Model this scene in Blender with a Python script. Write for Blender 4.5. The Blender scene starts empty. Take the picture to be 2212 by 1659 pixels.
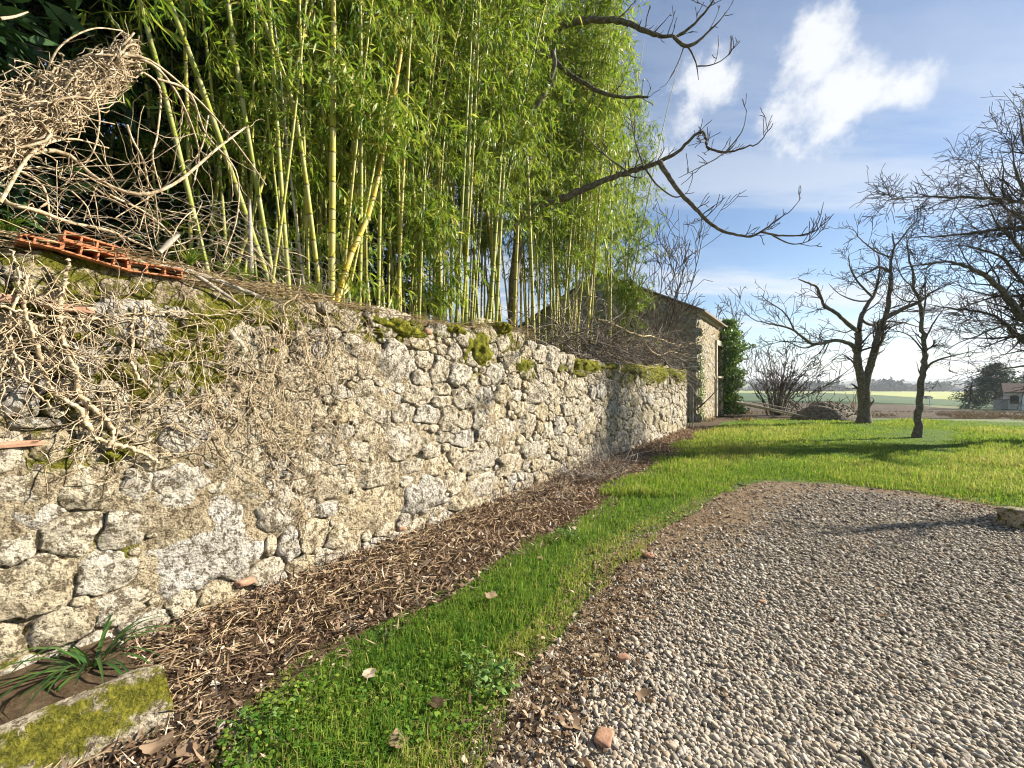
import bpy, math, random
import numpy as np
from mathutils import Vector

# ------------------------------------------------------------------ camera, sky, sun, exposure
SC = bpy.context.scene
COL = SC.collection
FPX, CX, CY, EYE = 920.0, 1106.0, 829.5, 1.6          # focal length / centre in a 2212 px wide frame
cam = bpy.data.cameras.new('camera')
cam.sensor_width = 36.0
cam.lens = 36.0 * FPX / 2212.0
cam.clip_start, cam.clip_end = 0.05, 9000.0
camo = bpy.data.objects.new('camera', cam)
camo.location = (0, 0, EYE)
camo.rotation_euler = (math.radians(90), 0, 0)
COL.objects.link(camo)
SC.camera = camo

SUN_EL = math.radians(27.0)
SUN_AZ = math.atan2(0.975, 0.22)                       # clockwise from +Y: to the right and a little ahead
SKY_STRENGTH = 0.055

world = bpy.data.worlds.new('World')
SC.world = world
world.use_nodes = True
SC.view_settings.view_transform = 'Standard'
SC.view_settings.look = 'None'
SC.view_settings.gamma = 1.0
SC.view_settings.use_curve_mapping = False
SC.view_settings.exposure = 1.36
SC.cycles.use_denoising = True
SC.cycles.pixel_filter_type = 'BLACKMAN_HARRIS'
SC.cycles.filter_width = 1.1
SC.cycles.max_bounces = 6
SC.cycles.diffuse_bounces = 3
SC.cycles.transmission_bounces = 4
SC.cycles.transparent_max_bounces = 6
SC.cycles.caustics_reflective = False
SC.cycles.caustics_refractive = False
SC.cycles.volume_bounces = 0


def build_world():
    nt = world.node_tree
    N, L = nt.nodes, nt.links
    N.clear()
    out = N.new('ShaderNodeOutputWorld')
    bg = N.new('ShaderNodeBackground')
    bg.inputs['Strength'].default_value = SKY_STRENGTH
    sky = N.new('ShaderNodeTexSky')
    sky.sky_type = 'NISHITA'
    sky.sun_disc = False
    sky.sun_elevation = SUN_EL
    sky.sun_rotation = SUN_AZ
    sky.altitude = 100
    sky.air_density = 1.0
    sky.dust_density = 0.25
    sky.ozone_density = 3.2
    tc = N.new('ShaderNodeTexCoord')
    sep = N.new('ShaderNodeSeparateXYZ')
    L.new(tc.outputs['Generated'], sep.inputs[0])

    def math_(op, a, b=None, c=None, clamp=False):
        n = N.new('ShaderNodeMath'); n.operation = op; n.use_clamp = clamp
        for i, v in enumerate((a, b, c)):
            if v is None: continue
            if isinstance(v, (int, float)): n.inputs[i].default_value = v
            else: L.new(v, n.inputs[i])
        return n.outputs[0]

    def noise(vec, scale, detail, rough=0.55, dist=0.0):
        n = N.new('ShaderNodeTexNoise')
        n.inputs['Scale'].default_value = scale; n.inputs['Detail'].default_value = detail
        n.inputs['Roughness'].default_value = rough; n.inputs['Distortion'].default_value = dist
        L.new(vec, n.inputs['Vector'])
        return n

    def ramp(v, lo, hi):
        n = N.new('ShaderNodeMapRange'); n.interpolation_type = 'SMOOTHSTEP'
        L.new(v, n.inputs[0]); n.inputs[1].default_value = lo; n.inputs[2].default_value = hi
        return n.outputs[0]

    # a plane of thin high cloud, seen in perspective
    zc = math_('ADD', math_('MAXIMUM', sep.outputs[2], 0.0), 0.10)
    cmb = N.new('ShaderNodeCombineXYZ')
    L.new(math_('DIVIDE', sep.outputs[0], zc), cmb.inputs[0])
    L.new(math_('DIVIDE', sep.outputs[1], zc), cmb.inputs[1])
    mp = N.new('ShaderNodeMapping')
    mp.inputs['Rotation'].default_value = (0, 0, math.radians(-24))
    mp.inputs['Scale'].default_value = (0.36, 1.35, 1.0)
    mp.inputs['Location'].default_value = (0.3, 0.75, 0)
    L.new(cmb.outputs[0], mp.inputs[0])
    n1 = noise(mp.outputs[0], 1.15, 9, 0.60, 0.5)
    cir = ramp(n1.outputs[0], 0.42, 0.63)
    low = ramp(sep.outputs[2], 0.62, 0.10)
    cir = math_('MULTIPLY', cir, math_('ADD', math_('MULTIPLY', low, 0.75), 0.25))
    # small cumulus clouds: noise-broken clumps round a few directions
    nd = noise(tc.outputs['Generated'], 4.2, 8, 0.62)
    nd2 = noise(tc.outputs['Generated'], 16.0, 6, 0.6)
    blobs = [(0.735, 0.80, 0.155, 1.0), (0.76, 0.73, 0.15, 0.9), (0.79, 0.685, 0.19, 1.0), (0.755, 0.64, 0.15, 0.8),
             (0.93, 0.715, 0.135, 1.0), (0.86, 0.69, 0.14, 0.8), (0.46, 0.73, 0.13, 0.62), (0.38, 0.60, 0.12, 0.5),
             (1.01, 0.69, 0.07, 0.55), (-0.35, 0.9, 0.22, 0.8), (0.1, 1.25, 0.25, 0.7), (-1.2, 0.6, 0.3, 0.8)]
    acc = None
    for (u, v, r, w) in blobs:
        d = Vector((u, 1.0, v)).normalized()
        dot = N.new('ShaderNodeVectorMath'); dot.operation = 'DISTANCE'
        L.new(tc.outputs['Generated'], dot.inputs[0]); dot.inputs[1].default_value = d
        rr = r / (1 + u * u + v * v) ** 0.5
        b = N.new('ShaderNodeMapRange'); b.interpolation_type = 'SMOOTHSTEP'
        L.new(dot.outputs['Value'], b.inputs[0])
        b.inputs[1].default_value = rr * 1.36; b.inputs[2].default_value = 0.0
        b.inputs[3].default_value = 0.0; b.inputs[4].default_value = w
        acc = b.outputs[0] if acc is None else math_('MAXIMUM', acc, b.outputs[0])
    br = math_('ADD', acc, math_('MULTIPLY', math_('SUBTRACT', nd.outputs[0], 0.5), 2.3))
    br = math_('ADD', br, math_('MULTIPLY', math_('SUBTRACT', nd2.outputs[0], 0.5), 0.9))
    cum = math_('MULTIPLY', ramp(br, 0.40, 0.84), ramp(acc, 0.02, 0.22))
    mx = N.new('ShaderNodeMix'); mx.data_type = 'RGBA'
    L.new(math_('MULTIPLY', cir, 0.85), mx.inputs[0])
    L.new(sky.outputs[0], mx.inputs[6]); mx.inputs[7].default_value = (6.2, 6.5, 6.9, 1)
    mx2 = N.new('ShaderNodeMix'); mx2.data_type = 'RGBA'
    L.new(math_('MULTIPLY', cum, 0.93), mx2.inputs[0])
    L.new(mx.outputs[2], mx2.inputs[6]); mx2.inputs[7].default_value = (7.0, 7.15, 7.4, 1)
    L.new(mx2.outputs[2], bg.inputs[0])
    L.new(bg.outputs[0], out.inputs[0])


build_world()
sun = bpy.data.lights.new('sun', 'SUN')
sun.energy = 5.0
sun.angle = math.radians(0.55)
sun.color = (1.0, 0.91, 0.76)
suno = bpy.data.objects.new('sun', sun)
sd = Vector((math.sin(SUN_AZ) * math.cos(SUN_EL), math.cos(SUN_AZ) * math.cos(SUN_EL), math.sin(SUN_EL)))
suno.rotation_euler = (-sd).to_track_quat('-Z', 'Y').to_euler()
suno.location = sd * 30
COL.objects.link(suno)

rng = np.random.default_rng(7)
random.seed(7)

# ------------------------------------------------------------------ geometry helpers
A0 = np.array([(440 - CX) / FPX * EYE * FPX / (1330 - CY), EYE * FPX / (1330 - CY)])
B0 = np.array([(1480 - CX) / FPX * EYE * FPX / (930 - CY), EYE * FPX / (930 - CY)])
WD = (B0 - A0) / np.linalg.norm(B0 - A0)               # along the garden wall
WN = np.array([WD[1], -WD[0]])                         # out of its face, towards the drive

GY = [-50, 18, 25, 30, 40, 56, 80, 120, 200, 350, 500, 800, 1200, 2200, 3200, 5000]
GZ = [0, 0, -.22, -.5, -1.05, -1.95, -2.85, -3.85, -5.5, -6.5, -7.5, -9.5, -8.5, 12, 24, 24]


def terr(y):
    return np.interp(y, GY, GZ)


def FP(x, y, d):
    return np.array([(x - CX) / FPX * d, d, EYE - (y - CY) / FPX * d])


def FG(x, y, z=0.0):
    d = (EYE - z) * FPX / (y - CY)
    return np.array([(x - CX) / FPX * d, d, z])


def FT(x, y):
    ds = np.geomspace(1.5, 3000, 4000)
    py = CY + FPX * (EYE - terr(ds)) / ds
    i = np.argmax(py <= y)
    d = ds[i]
    return np.array([(x - CX) / FPX * d, d, terr(d)])


def wall_s(x, n=0.0):
    k = (x - CX) / FPX
    o = A0 + n * WN
    return (k * o[1] - o[0]) / (WD[0] - k * WD[1])


def FW(x, y, n=0.0):
    s = wall_s(x, n)
    d = (A0 + n * WN + s * WD)[1]
    return FP(x, y, d)


def W(s, t, n=0.0):
    s, t, n = np.broadcast_arrays(np.asarray(s, float), np.asarray(t, float), np.asarray(n, float))
    return np.stack([A0[0] + s * WD[0] + n * WN[0], A0[1] + s * WD[1] + n * WN[1], t], -1)


def waves(seed, n, lo, hi):
    r = np.random.default_rng(seed)
    k = r.normal(size=(n, 3)); k /= np.linalg.norm(k, axis=1)[:, None]
    f = np.geomspace(lo, hi, n)
    return k * f[:, None], r.uniform(0, 6.28, n), (lo / f) ** 0.75


def fbm(P, seed=1, lo=2.0, hi=30.0, n=14):
    k, ph, a = waves(seed, n, lo, hi)
    return (np.sin(P @ k.T + ph) * a).sum(-1) / math.sqrt((a * a).sum())


def link(o, parent=None):
    COL.objects.link(o)
    if parent is not None:
        o.parent = parent
    return o


def tag(o, label=None, cat=None, group=None, kind=None):
    if label: o['label'] = label
    if cat: o['category'] = cat
    if group: o['group'] = group
    if kind: o['kind'] = kind
    return o


def thing(name, label, cat, loc=(0, 0, 0), group=None):
    o = bpy.data.objects.new(name, None)
    o.empty_display_size = 0.1
    o.location = loc
    link(o)
    return tag(o, label, cat, group)


def mesh(name, V, faces, mat, smooth=True, col=None):
    """faces: list of (n,k) int arrays; col: (nv,3) point colours"""
    if isinstance(faces, np.ndarray): faces = [faces]
    faces = [f for f in faces if len(f)]
    V = np.asarray(V, np.float32)
    me = bpy.data.meshes.new(name)
    me.vertices.add(len(V)); me.vertices.foreach_set('co', V.ravel())
    nl = sum(f.size for f in faces); nf = sum(len(f) for f in faces)
    me.loops.add(nl); me.polygons.add(nf)
    me.loops.foreach_set('vertex_index', np.concatenate([f.ravel() for f in faces]).astype(np.int32))
    tot = np.concatenate([np.full(len(f), f.shape[1]) for f in faces])
    st = np.concatenate([[0], np.cumsum(tot)[:-1]])
    me.polygons.foreach_set('loop_start', st.astype(np.int32))
    me.update(calc_edges=True)
    me.polygons.foreach_set('use_smooth', np.full(nf, smooth, bool))
    if col is not None:
        c = np.ones((len(V), 4), np.float32); c[:, :col.shape[1]] = col
        a = me.color_attributes.new('col', 'FLOAT_COLOR', 'POINT')
        a.data.foreach_set('color', c.ravel())
    if mat is not None:
        me.materials.append(mat)
    me.validate()
    return me


def obj(name, V, faces, mat, parent=None, smooth=True, col=None, origin=None, kind=None):
    V = np.asarray(V, float)
    po = np.array(parent.location) if parent is not None else np.zeros(3)
    if origin is None: origin = po
    o = bpy.data.objects.new(name, mesh(name, V - np.asarray(origin), faces, mat, smooth, col))
    o.location = np.asarray(origin) - po
    link(o, parent)
    if kind: o['kind'] = kind
    return o


def resample(P, K):
    P = np.asarray(P, float)
    L = np.concatenate([[0], np.cumsum(np.linalg.norm(np.diff(P, axis=0), axis=1))])
    t = np.linspace(0, L[-1], K)
    return np.stack([np.interp(t, L, P[:, i]) for i in range(3)], -1)


def smooth_line(P, K):
    """Catmull-Rom through the points, then K even samples"""
    P = np.asarray(P, float)
    if len(P) < 3: return resample(P, K)
    Q = np.vstack([2 * P[0] - P[1], P, 2 * P[-1] - P[-2]])
    out = []
    u = np.linspace(0, 1, 7)[:-1][:, None]
    for i in range(1, len(Q) - 2):
        a, b, c, d = Q[i - 1], Q[i], Q[i + 1], Q[i + 2]
        out.append(0.5 * (2 * b + (c - a) * u + (2 * a - 5 * b + 4 * c - d) * u ** 2 + (3 * b - a - 3 * c + d) * u ** 3))
    out.append(P[-1:])
    return resample(np.vstack(out), K)


def tubes(P, R, sides=5):
    """P (N,K,3), R (N,K) -> V, quads (open ends pinched by radius)"""
    P = np.asarray(P, float); R = np.asarray(R, float)
    N, K, _ = P.shape
    T = np.gradient(P, axis=1)
    T /= np.linalg.norm(T, axis=2, keepdims=True) + 1e-9
    ref = np.where(np.abs(T[:, :1, 2:3]) > 0.85, np.array([1.0, 0, 0]), np.array([0, 0, 1.0]))
    ref = np.broadcast_to(ref, T.shape)
    U = np.cross(T, ref); U /= np.linalg.norm(U, axis=2, keepdims=True) + 1e-9
    Vv = np.cross(T, U)
    a = np.arange(sides) * 2 * math.pi / sides
    ring = U[:, :, None, :] * np.cos(a)[None, None, :, None] + Vv[:, :, None, :] * np.sin(a)[None, None, :, None]
    V = (P[:, :, None, :] + ring * R[:, :, None, None]).reshape(-1, 3)
    i = np.arange(K - 1)[:, None] * sides; j = np.arange(sides)[None, :]; j2 = (j + 1) % sides
    q = np.stack([i + j, i + j2, i + sides + j2, i + sides + j], -1).reshape(-1, 4)
    F = (q[None] + (np.arange(N) * K * sides)[:, None, None]).reshape(-1, 4)
    return V, F


def tube1(P, R, sides=7, K=None, cap=True):
    P = smooth_line(P, K or max(4, 3 * len(P)))
    r = np.interp(np.linspace(0, 1, len(P)), np.linspace(0, 1, len(R)), R)
    V, F = tubes(P[None], r[None], sides)
    Fs = [F]
    if cap:
        n = len(V)
        V = np.vstack([V, P[:1], P[-1:]])
        a = np.arange(sides); b = (a + 1) % sides
        Fs.append(np.stack([a, np.full(sides, n), b], -1)[:, ::-1])
        o = n - sides
        Fs.append(np.stack([a + o, np.full(sides, n + 1), b + o], -1))
    return V, Fs


class MB:
    """collects pieces of ONE part"""
    def __init__(s): s.V = []; s.F = {}; s.C = []; s.n = 0

    def add(s, V, faces, col=None):
        if isinstance(faces, np.ndarray): faces = [faces]
        V = np.asarray(V, float)
        for f in faces:
            if len(f): s.F.setdefault(f.shape[1], []).append(np.asarray(f) + s.n)
        s.V.append(V); s.n += len(V)
        c = np.zeros((len(V), 3)) if col is None else np.broadcast_to(np.asarray(col, float), (len(V), 3))
        s.C.append(c)
        return s

    def box(s, c, size, rz=0.0, col=None):
        x, y, z = np.asarray(size) / 2
        v = np.array([[i, j, k] for i in (-x, x) for j in (-y, y) for k in (-z, z)])
        ca, sa = math.cos(rz), math.sin(rz)
        v = np.stack([v[:, 0] * ca - v[:, 1] * sa, v[:, 0] * sa + v[:, 1] * ca, v[:, 2]], -1) + np.asarray(c)
        f = np.array([[0, 1, 3, 2], [4, 6, 7, 5], [0, 4, 5, 1], [2, 3, 7, 6], [0, 2, 6, 4], [1, 5, 7, 3]])
        return s.add(v, f, col)

    def build(s, name, mat, parent=None, smooth=False, kind=None, origin=None):
        V = np.vstack(s.V)
        F = [np.vstack(v) for v in s.F.values()]
        return obj(name, V, F, mat, parent, smooth, np.vstack(s.C), origin, kind)


def grid_faces(nu, nv):
    i = np.arange(nu - 1)[:, None] * nv; j = np.arange(nv - 1)[None, :]
    return np.stack([i + j, i + nv + j, i + nv + j + 1, i + j + 1], -1).reshape(-1, 4)


def unit(v):
    return v / (np.linalg.norm(v, axis=-1, keepdims=True) + 1e-9)


def leaves(P, D, Nn, L, Wd, droop=0.25, fold=0.25):
    """lance-shaped leaves: base P, direction D, face normal Nn -> V (n*6), tris"""
    D = unit(D); S = unit(np.cross(D, Nn)); U = np.cross(S, D)
    L = np.asarray(L)[:, None]; Wd = np.asarray(Wd)[:, None]
    if np.ndim(droop): droop = np.asarray(droop)[:, None]
    m1 = P + D * L * 0.33; m2 = P + D * L * 0.66 - U * L * droop * 0.35
    tip = P + D * L - U * L * droop
    v = np.stack([P, m1 + S * Wd * .5 + U * Wd * fold, m1 - S * Wd * .5 + U * Wd * fold,
                  m2 + S * Wd * .36 + U * Wd * fold * .6, m2 - S * Wd * .36 + U * Wd * fold * .6, tip], 1)
    f = np.array([[0, 2, 1], [1, 2, 4], [1, 4, 3], [3, 4, 5]])
    n = len(P)
    return v.reshape(-1, 3), (f[None] + (np.arange(n) * 6)[:, None, None]).reshape(-1, 3)


def inpoly(P, poly):
    x, y = P[:, 0], P[:, 1]
    ins = np.zeros(len(P), bool)
    q = np.asarray(poly)
    for i in range(len(q)):
        x1, y1 = q[i]; x2, y2 = q[i - 1]
        c = ((y1 > y) != (y2 > y)) & (x < (x2 - x1) * (y - y1) / (y2 - y1 + 1e-12) + x1)
        ins ^= c
    return ins


def dist_line(P, line):
    q = np.asarray(line); best = np.full(len(P), 1e9)
    for a, b in zip(q[:-1], q[1:]):
        ab = b - a
        t = np.clip(((P - a) @ ab) / (ab @ ab), 0, 1)
        best = np.minimum(best, np.linalg.norm(P - a - t[:, None] * ab, axis=1))
    return best


def ico(sub=1):
    p = (1 + 5 ** .5) / 2
    V = [(-1, p, 0), (1, p, 0), (-1, -p, 0), (1, -p, 0), (0, -1, p), (0, 1, p), (0, -1, -p), (0, 1, -p), (p, 0, -1), (p, 0, 1), (-p, 0, -1), (-p, 0, 1)]
    F = [(0, 11, 5), (0, 5, 1), (0, 1, 7), (0, 7, 10), (0, 10, 11), (1, 5, 9), (5, 11, 4), (11, 10, 2), (10, 7, 6), (7, 1, 8), (3, 9, 4), (3, 4, 2), (3, 2, 6), (3, 6, 8), (3, 8, 9), (4, 9, 5), (2, 4, 11), (6, 2, 10), (8, 6, 7), (9, 8, 1)]
    V = [np.array(v) / np.linalg.norm(v) for v in V]
    for _ in range(sub):
        cache, F2 = {}, []
        def mid(a, b):
            k = (min(a, b), max(a, b))
            if k not in cache:
                m = V[a] + V[b]; V.append(m / np.linalg.norm(m)); cache[k] = len(V) - 1
            return cache[k]
        for a, b, c in F:
            x, y, z = mid(a, b), mid(b, c), mid(c, a)
            F2 += [(a, x, z), (b, y, x), (c, z, y), (x, y, z)]
        F = F2
    return np.array(V), np.array(F)


# ------------------------------------------------------------------ materials
class Mat:
    def __init__(s, name, rough=0.9, spec=0.25):
        s.m = bpy.data.materials.new(name); s.m.use_nodes = True
        s.N, s.L = s.m.node_tree.nodes, s.m.node_tree.links
        s.b = s.N['Principled BSDF']; s.out = s.N['Material Output']
        s.b.inputs['Roughness'].default_value = rough
        s.b.inputs['Specular IOR Level'].default_value = spec
        s.geo = s.N.new('ShaderNodeNewGeometry').outputs['Position']

    def set(s, sock, v):
        if v is None: return
        if isinstance(v, (int, float)): sock.default_value = v
        elif isinstance(v, tuple): sock.default_value = (*v, 1) if len(v) == 3 and sock.type == 'RGBA' else v
        else: s.L.new(v, sock)

    def math(s, op, a, b=None, clamp=False):
        n = s.N.new('ShaderNodeMath'); n.operation = op; n.use_clamp = clamp
        s.set(n.inputs[0], a); s.set(n.inputs[1], b)
        return n.outputs[0]

    def noise(s, scale, detail=6, rough=.6, dist=0, vec=None):
        n = s.N.new('ShaderNodeTexNoise')
        n.inputs['Scale'].default_value = scale; n.inputs['Detail'].default_value = detail
        n.inputs['Roughness'].default_value = rough; n.inputs['Distortion'].default_value = dist
        s.L.new(vec or s.geo, n.inputs['Vector'])
        return n.outputs['Fac']

    def voro(s, scale, feature='F1', vec=None):
        n = s.N.new('ShaderNodeTexVoronoi'); n.feature = feature
        n.inputs['Scale'].default_value = scale
        s.L.new(vec or s.geo, n.inputs['Vector'])
        return n.outputs

    def rng(s, v, lo, hi, a=0.0, b=1.0):
        n = s.N.new('ShaderNodeMapRange'); n.interpolation_type = 'SMOOTHSTEP'
        s.set(n.inputs[0], v)
        for i, q in ((1, lo), (2, hi), (3, a), (4, b)): n.inputs[i].default_value = q
        return n.outputs[0]

    def mix(s, f, a, b):
        n = s.N.new('ShaderNodeMix'); n.data_type = 'RGBA'
        s.set(n.inputs[0], f); s.set(n.inputs[6], a); s.set(n.inputs[7], b)
        return n.outputs[2]

    def ramp(s, v, stops):
        n = s.N.new('ShaderNodeValToRGB'); e = n.color_ramp.elements
        while len(e) < len(stops): e.new(0.5)
        for k, (p, c) in zip(e, stops): k.position = p; k.color = (*c, 1)
        s.set(n.inputs[0], v)
        return n.outputs[0]

    def attr(s, ch=None):
        n = s.N.new('ShaderNodeAttribute'); n.attribute_name = 'col'
        if ch is None: return n.outputs['Color']
        q = s.N.new('ShaderNodeSeparateColor'); s.L.new(n.outputs['Color'], q.inputs[0])
        return q.outputs[ch]

    def rnd(s):
        return s.N.new('ShaderNodeObjectInfo').outputs['Random']

    def bump(s, h, strength=0.5, dist=0.02):
        n = s.N.new('ShaderNodeBump')
        n.inputs['Strength'].default_value = strength; n.inputs['Distance'].default_value = dist
        s.set(n.inputs['Height'], h)
        s.L.new(n.outputs[0], s.b.inputs['Normal'])
        return s

    def color(s, c):
        s.set(s.b.inputs['Base Color'], c); s.c = c
        return s

    def translucent(s, f, c):
        t = s.N.new('ShaderNodeBsdfTranslucent'); s.set(t.inputs[0], c)
        mx = s.N.new('ShaderNodeMixShader'); mx.inputs[0].default_value = f
        s.L.new(s.b.outputs[0], mx.inputs[1]); s.L.new(t.outputs[0], mx.inputs[2])
        s.L.new(mx.outputs[0], s.out.inputs[0])
        return s


MT = {}


def stone_mat(name, c_lo, c_mid, c_hi, pit=1.0, scale=1.0):
    k = Mat(name, 0.92, 0.15)
    off = k.N.new('ShaderNodeVectorMath'); off.operation = 'ADD'
    sc3 = k.N.new('ShaderNodeCombineXYZ'); rb_ = k.math('MULTIPLY', k.attr(2), 23.0)
    for q in range(3): k.L.new(rb_, sc3.inputs[q])
    k.L.new(k.geo, off.inputs[0]); k.L.new(sc3.outputs[0], off.inputs[1])
    k.geo = off.outputs[0]
    n1 = k.noise(5 * scale, 8, .65)
    base = k.ramp(n1, [(0.28, c_lo), (0.5, c_mid), (0.72, c_hi)])
    tint = k.attr(0)
    base = k.mix(k.math('MULTIPLY', tint, 0.85), base, k.ramp(n1, [(0.25, (.34, .335, .33)), (0.7, (.66, .65, .63))]))
    v = k.voro(48 * scale)[0]
    n2 = k.noise(19 * scale, 9, .72)
    n3 = k.noise(64 * scale, 5, .7)
    pits = k.math('MULTIPLY', k.math('SUBTRACT', 1.0, k.rng(k.math('ADD', n2, k.math('MULTIPLY', n3, .45)), 0.63, 0.72)), pit)
    base = k.mix(k.math('MULTIPLY', pits, .85), base, (.10, .07, .035))
    lich = k.rng(k.noise(7.5, 6, .7), .60, .68)
    base = k.mix(k.math('MULTIPLY', lich, .35), base, (.42, .36, .15))
    mossf = k.rng(k.math('ADD', k.attr(1), k.math('MULTIPLY', k.math('SUBTRACT', k.noise(9, 8, .7), .5), 1.6)), .42, .62)
    mossc = k.ramp(k.noise(30, 5, .7), [(.3, (.07, .075, .012)), (.55, (.17, .165, .02)), (.75, (.30, .27, .04))])
    base = k.mix(mossf, base, mossc)
    k.color(base)
    h = k.math('SUBTRACT', k.math('ADD', n2, k.math('MULTIPLY', n3, .5)), k.math('MULTIPLY', pits, .35))
    h = k.math('ADD', h, k.math('MULTIPLY', v, .35))
    k.bump(h, 1.0, 0.04 / scale)
    return k.m


MT['stone'] = stone_mat('limestone', (.38, .31, .195), (.57, .485, .335), (.72, .66, .52))
MT['mortar'] = stone_mat('lime_mortar', (.24, .18, .10), (.40, .32, .195), (.54, .46, .31), 1.0, 1.4)


def simple(name, stops, scale=8, detail=6, rough=.9, bump=.4, bdist=.01, spec=.2, rnd=0.0, bscale=None):
    k = Mat(name, rough, spec)
    f = k.noise(scale, detail, .65)
    if rnd: f = k.math('ADD', f, k.math('MULTIPLY', k.math('SUBTRACT', k.rnd(), .5), rnd))
    k.color(k.ramp(f, stops))
    if bump: k.bump(k.noise(bscale or scale * 3, 6, .7), bump, bdist)
    return k.m


MT['soil'] = simple('brown_soil', [(.3, (.05, .032, .018)), (.55, (.11, .075, .042)), (.75, (.19, .14, .085))], 14, 8, bump=.8, bdist=.03)
MT['margin'] = simple('trodden_earth', [(.3, (.10, .065, .04)), (.5, (.20, .14, .085)), (.7, (.32, .25, .16))], 9, 9, bump=.9, bdist=.025, bscale=40)
MT['lawn'] = simple('lawn_turf', [(.3, (.045, .085, .012)), (.5, (.09, .16, .02)), (.68, (.15, .20, .03)), (.8, (.20, .17, .06))], 3, 9, bump=.9, bdist=.05, bscale=40)
MT['plough'] = simple('ploughed_earth', [(.3, (.03, .022, .014)), (.5, (.075, .052, .032)), (.62, (.12, .09, .05)), (.75, (.12, .12, .04))], 1.4, 10, bump=1, bdist=.2, bscale=3)
MT['crop'] = simple('green_crop', [(.3, (.03, .075, .02)), (.7, (.05, .11, .03))], .05, 8, bump=.4, bdist=.1, bscale=2)
MT['pale_field'] = simple('pale_crop', [(.3, (.24, .29, .07)), (.7, (.40, .41, .14))], .02, 8, bump=.4, bdist=.1, bscale=2)
MT['far_ground'] = simple('far_ground', [(.3, (.06, .09, .03)), (.5, (.12, .15, .05)), (.7, (.14, .12, .06))], .01, 8, bump=0)
MT['bank'] = simple('leafy_bank', [(.3, (.05, .032, .018)), (.55, (.10, .07, .04)), (.75, (.20, .15, .09))], 11, 8, bump=.9, bdist=.04)
MT['bark'] = simple('grey_bark', [(.3, (.06, .05, .04)), (.5, (.14, .12, .095)), (.7, (.26, .24, .20))], 14, 8, bump=.9, bdist=.015)
MT['twig'] = simple('dark_twig', [(.3, (.05, .036, .028)), (.7, (.10, .075, .055))], 20, 3, bump=0)
MT['vine'] = simple('dead_ivy_stem', [(.3, (.19, .13, .08)), (.48, (.46, .36, .23)), (.66, (.70, .60, .45))], 34, 8, bump=1, bdist=.008, bscale=70)
MT['straw'] = simple('dry_stems', [(.3, (.20, .13, .07)), (.5, (.40, .30, .17)), (.7, (.58, .48, .31))], 16, 4, bump=0)
MT['bramble'] = simple('bramble_cane', [(.3, (.05, .04, .035)), (.5, (.20, .165, .14)), (.62, (.46, .40, .34))], 5, 4, bump=0)
MT['terracotta'] = simple('terracotta', [(.3, (.32, .12, .055)), (.55, (.48, .20, .10)), (.75, (.58, .32, .19))], 12, 7, bump=.5, bdist=.004)
MT['old_brick'] = simple('dusty_brick', [(.3, (.24, .13, .085)), (.55, (.40, .24, .16)), (.75, (.52, .38, .27))], 14, 7, bump=.7, bdist=.006)
MT['roof_tile'] = simple('old_roof_tile', [(.3, (.09, .065, .05)), (.5, (.17, .12, .085)), (.7, (.27, .21, .15))], 6, 7, bump=.5, bdist=.01, rnd=.25)
MT['wire'] = simple('galvanised_wire', [(.3, (.16, .14, .12)), (.7, (.34, .33, .30))], 9, 3, rough=.5, bump=0)
MT['metal_grey'] = simple('weathered_grey_wood', [(.3, (.20, .18, .15)), (.7, (.46, .42, .36))], 9, 6, bump=.3)
MT['heap'] = simple('gravel_heap', [(.3, (.07, .06, .05)), (.5, (.17, .145, .11)), (.72, (.36, .32, .25))], 9, 10, bump=1, bdist=.06, bscale=16)
MT['render_wall'] = simple('pale_render', [(.3, (.42, .36, .28)), (.7, (.62, .56, .46))], 2, 8, bump=.4)
MT['white'] = simple('white_paint', [(.3, (.70, .70, .69)), (.7, (.82, .82, .80))], 3, 4, bump=0, rough=.6)
MT['dark_wood'] = simple('dark_weathered_door', [(.3, (.10, .095, .09)), (.7, (.20, .19, .18))], 6, 5, bump=.4)
MT['car'] = simple('car_paint', [(.3, (.03, .035, .05)), (.7, (.04, .045, .06))], 1, 2, rough=.25, bump=0, spec=.6)
MT['glass'] = simple('dark_glass', [(.3, (.02, .025, .03)), (.7, (.03, .035, .04))], 1, 2, rough=.08, bump=0, spec=.7)
MT['rubber'] = simple('tyre_rubber', [(.3, (.02, .02, .02)), (.7, (.03, .03, .03))], 9, 2, bump=0)


def leaf_mat(name, stops, tr=.35, tc=None, rough=.5, spec=.35, objrnd=.0, scale=3.0):
    k = Mat(name, rough, spec)
    f = k.attr(0)
    f = k.math('ADD', f, k.math('MULTIPLY', k.math('SUBTRACT', k.noise(scale, 3), .5), .5))
    if objrnd: f = k.math('ADD', f, k.math('MULTIPLY', k.math('SUBTRACT', k.rnd(), .5), objrnd))
    c = k.ramp(f, stops)
    k.color(c)
    if tr:
        g = k.mix(0.35, c, tc or stops[-1][1])
        k.translucent(tr, g)
    return k.m


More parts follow.
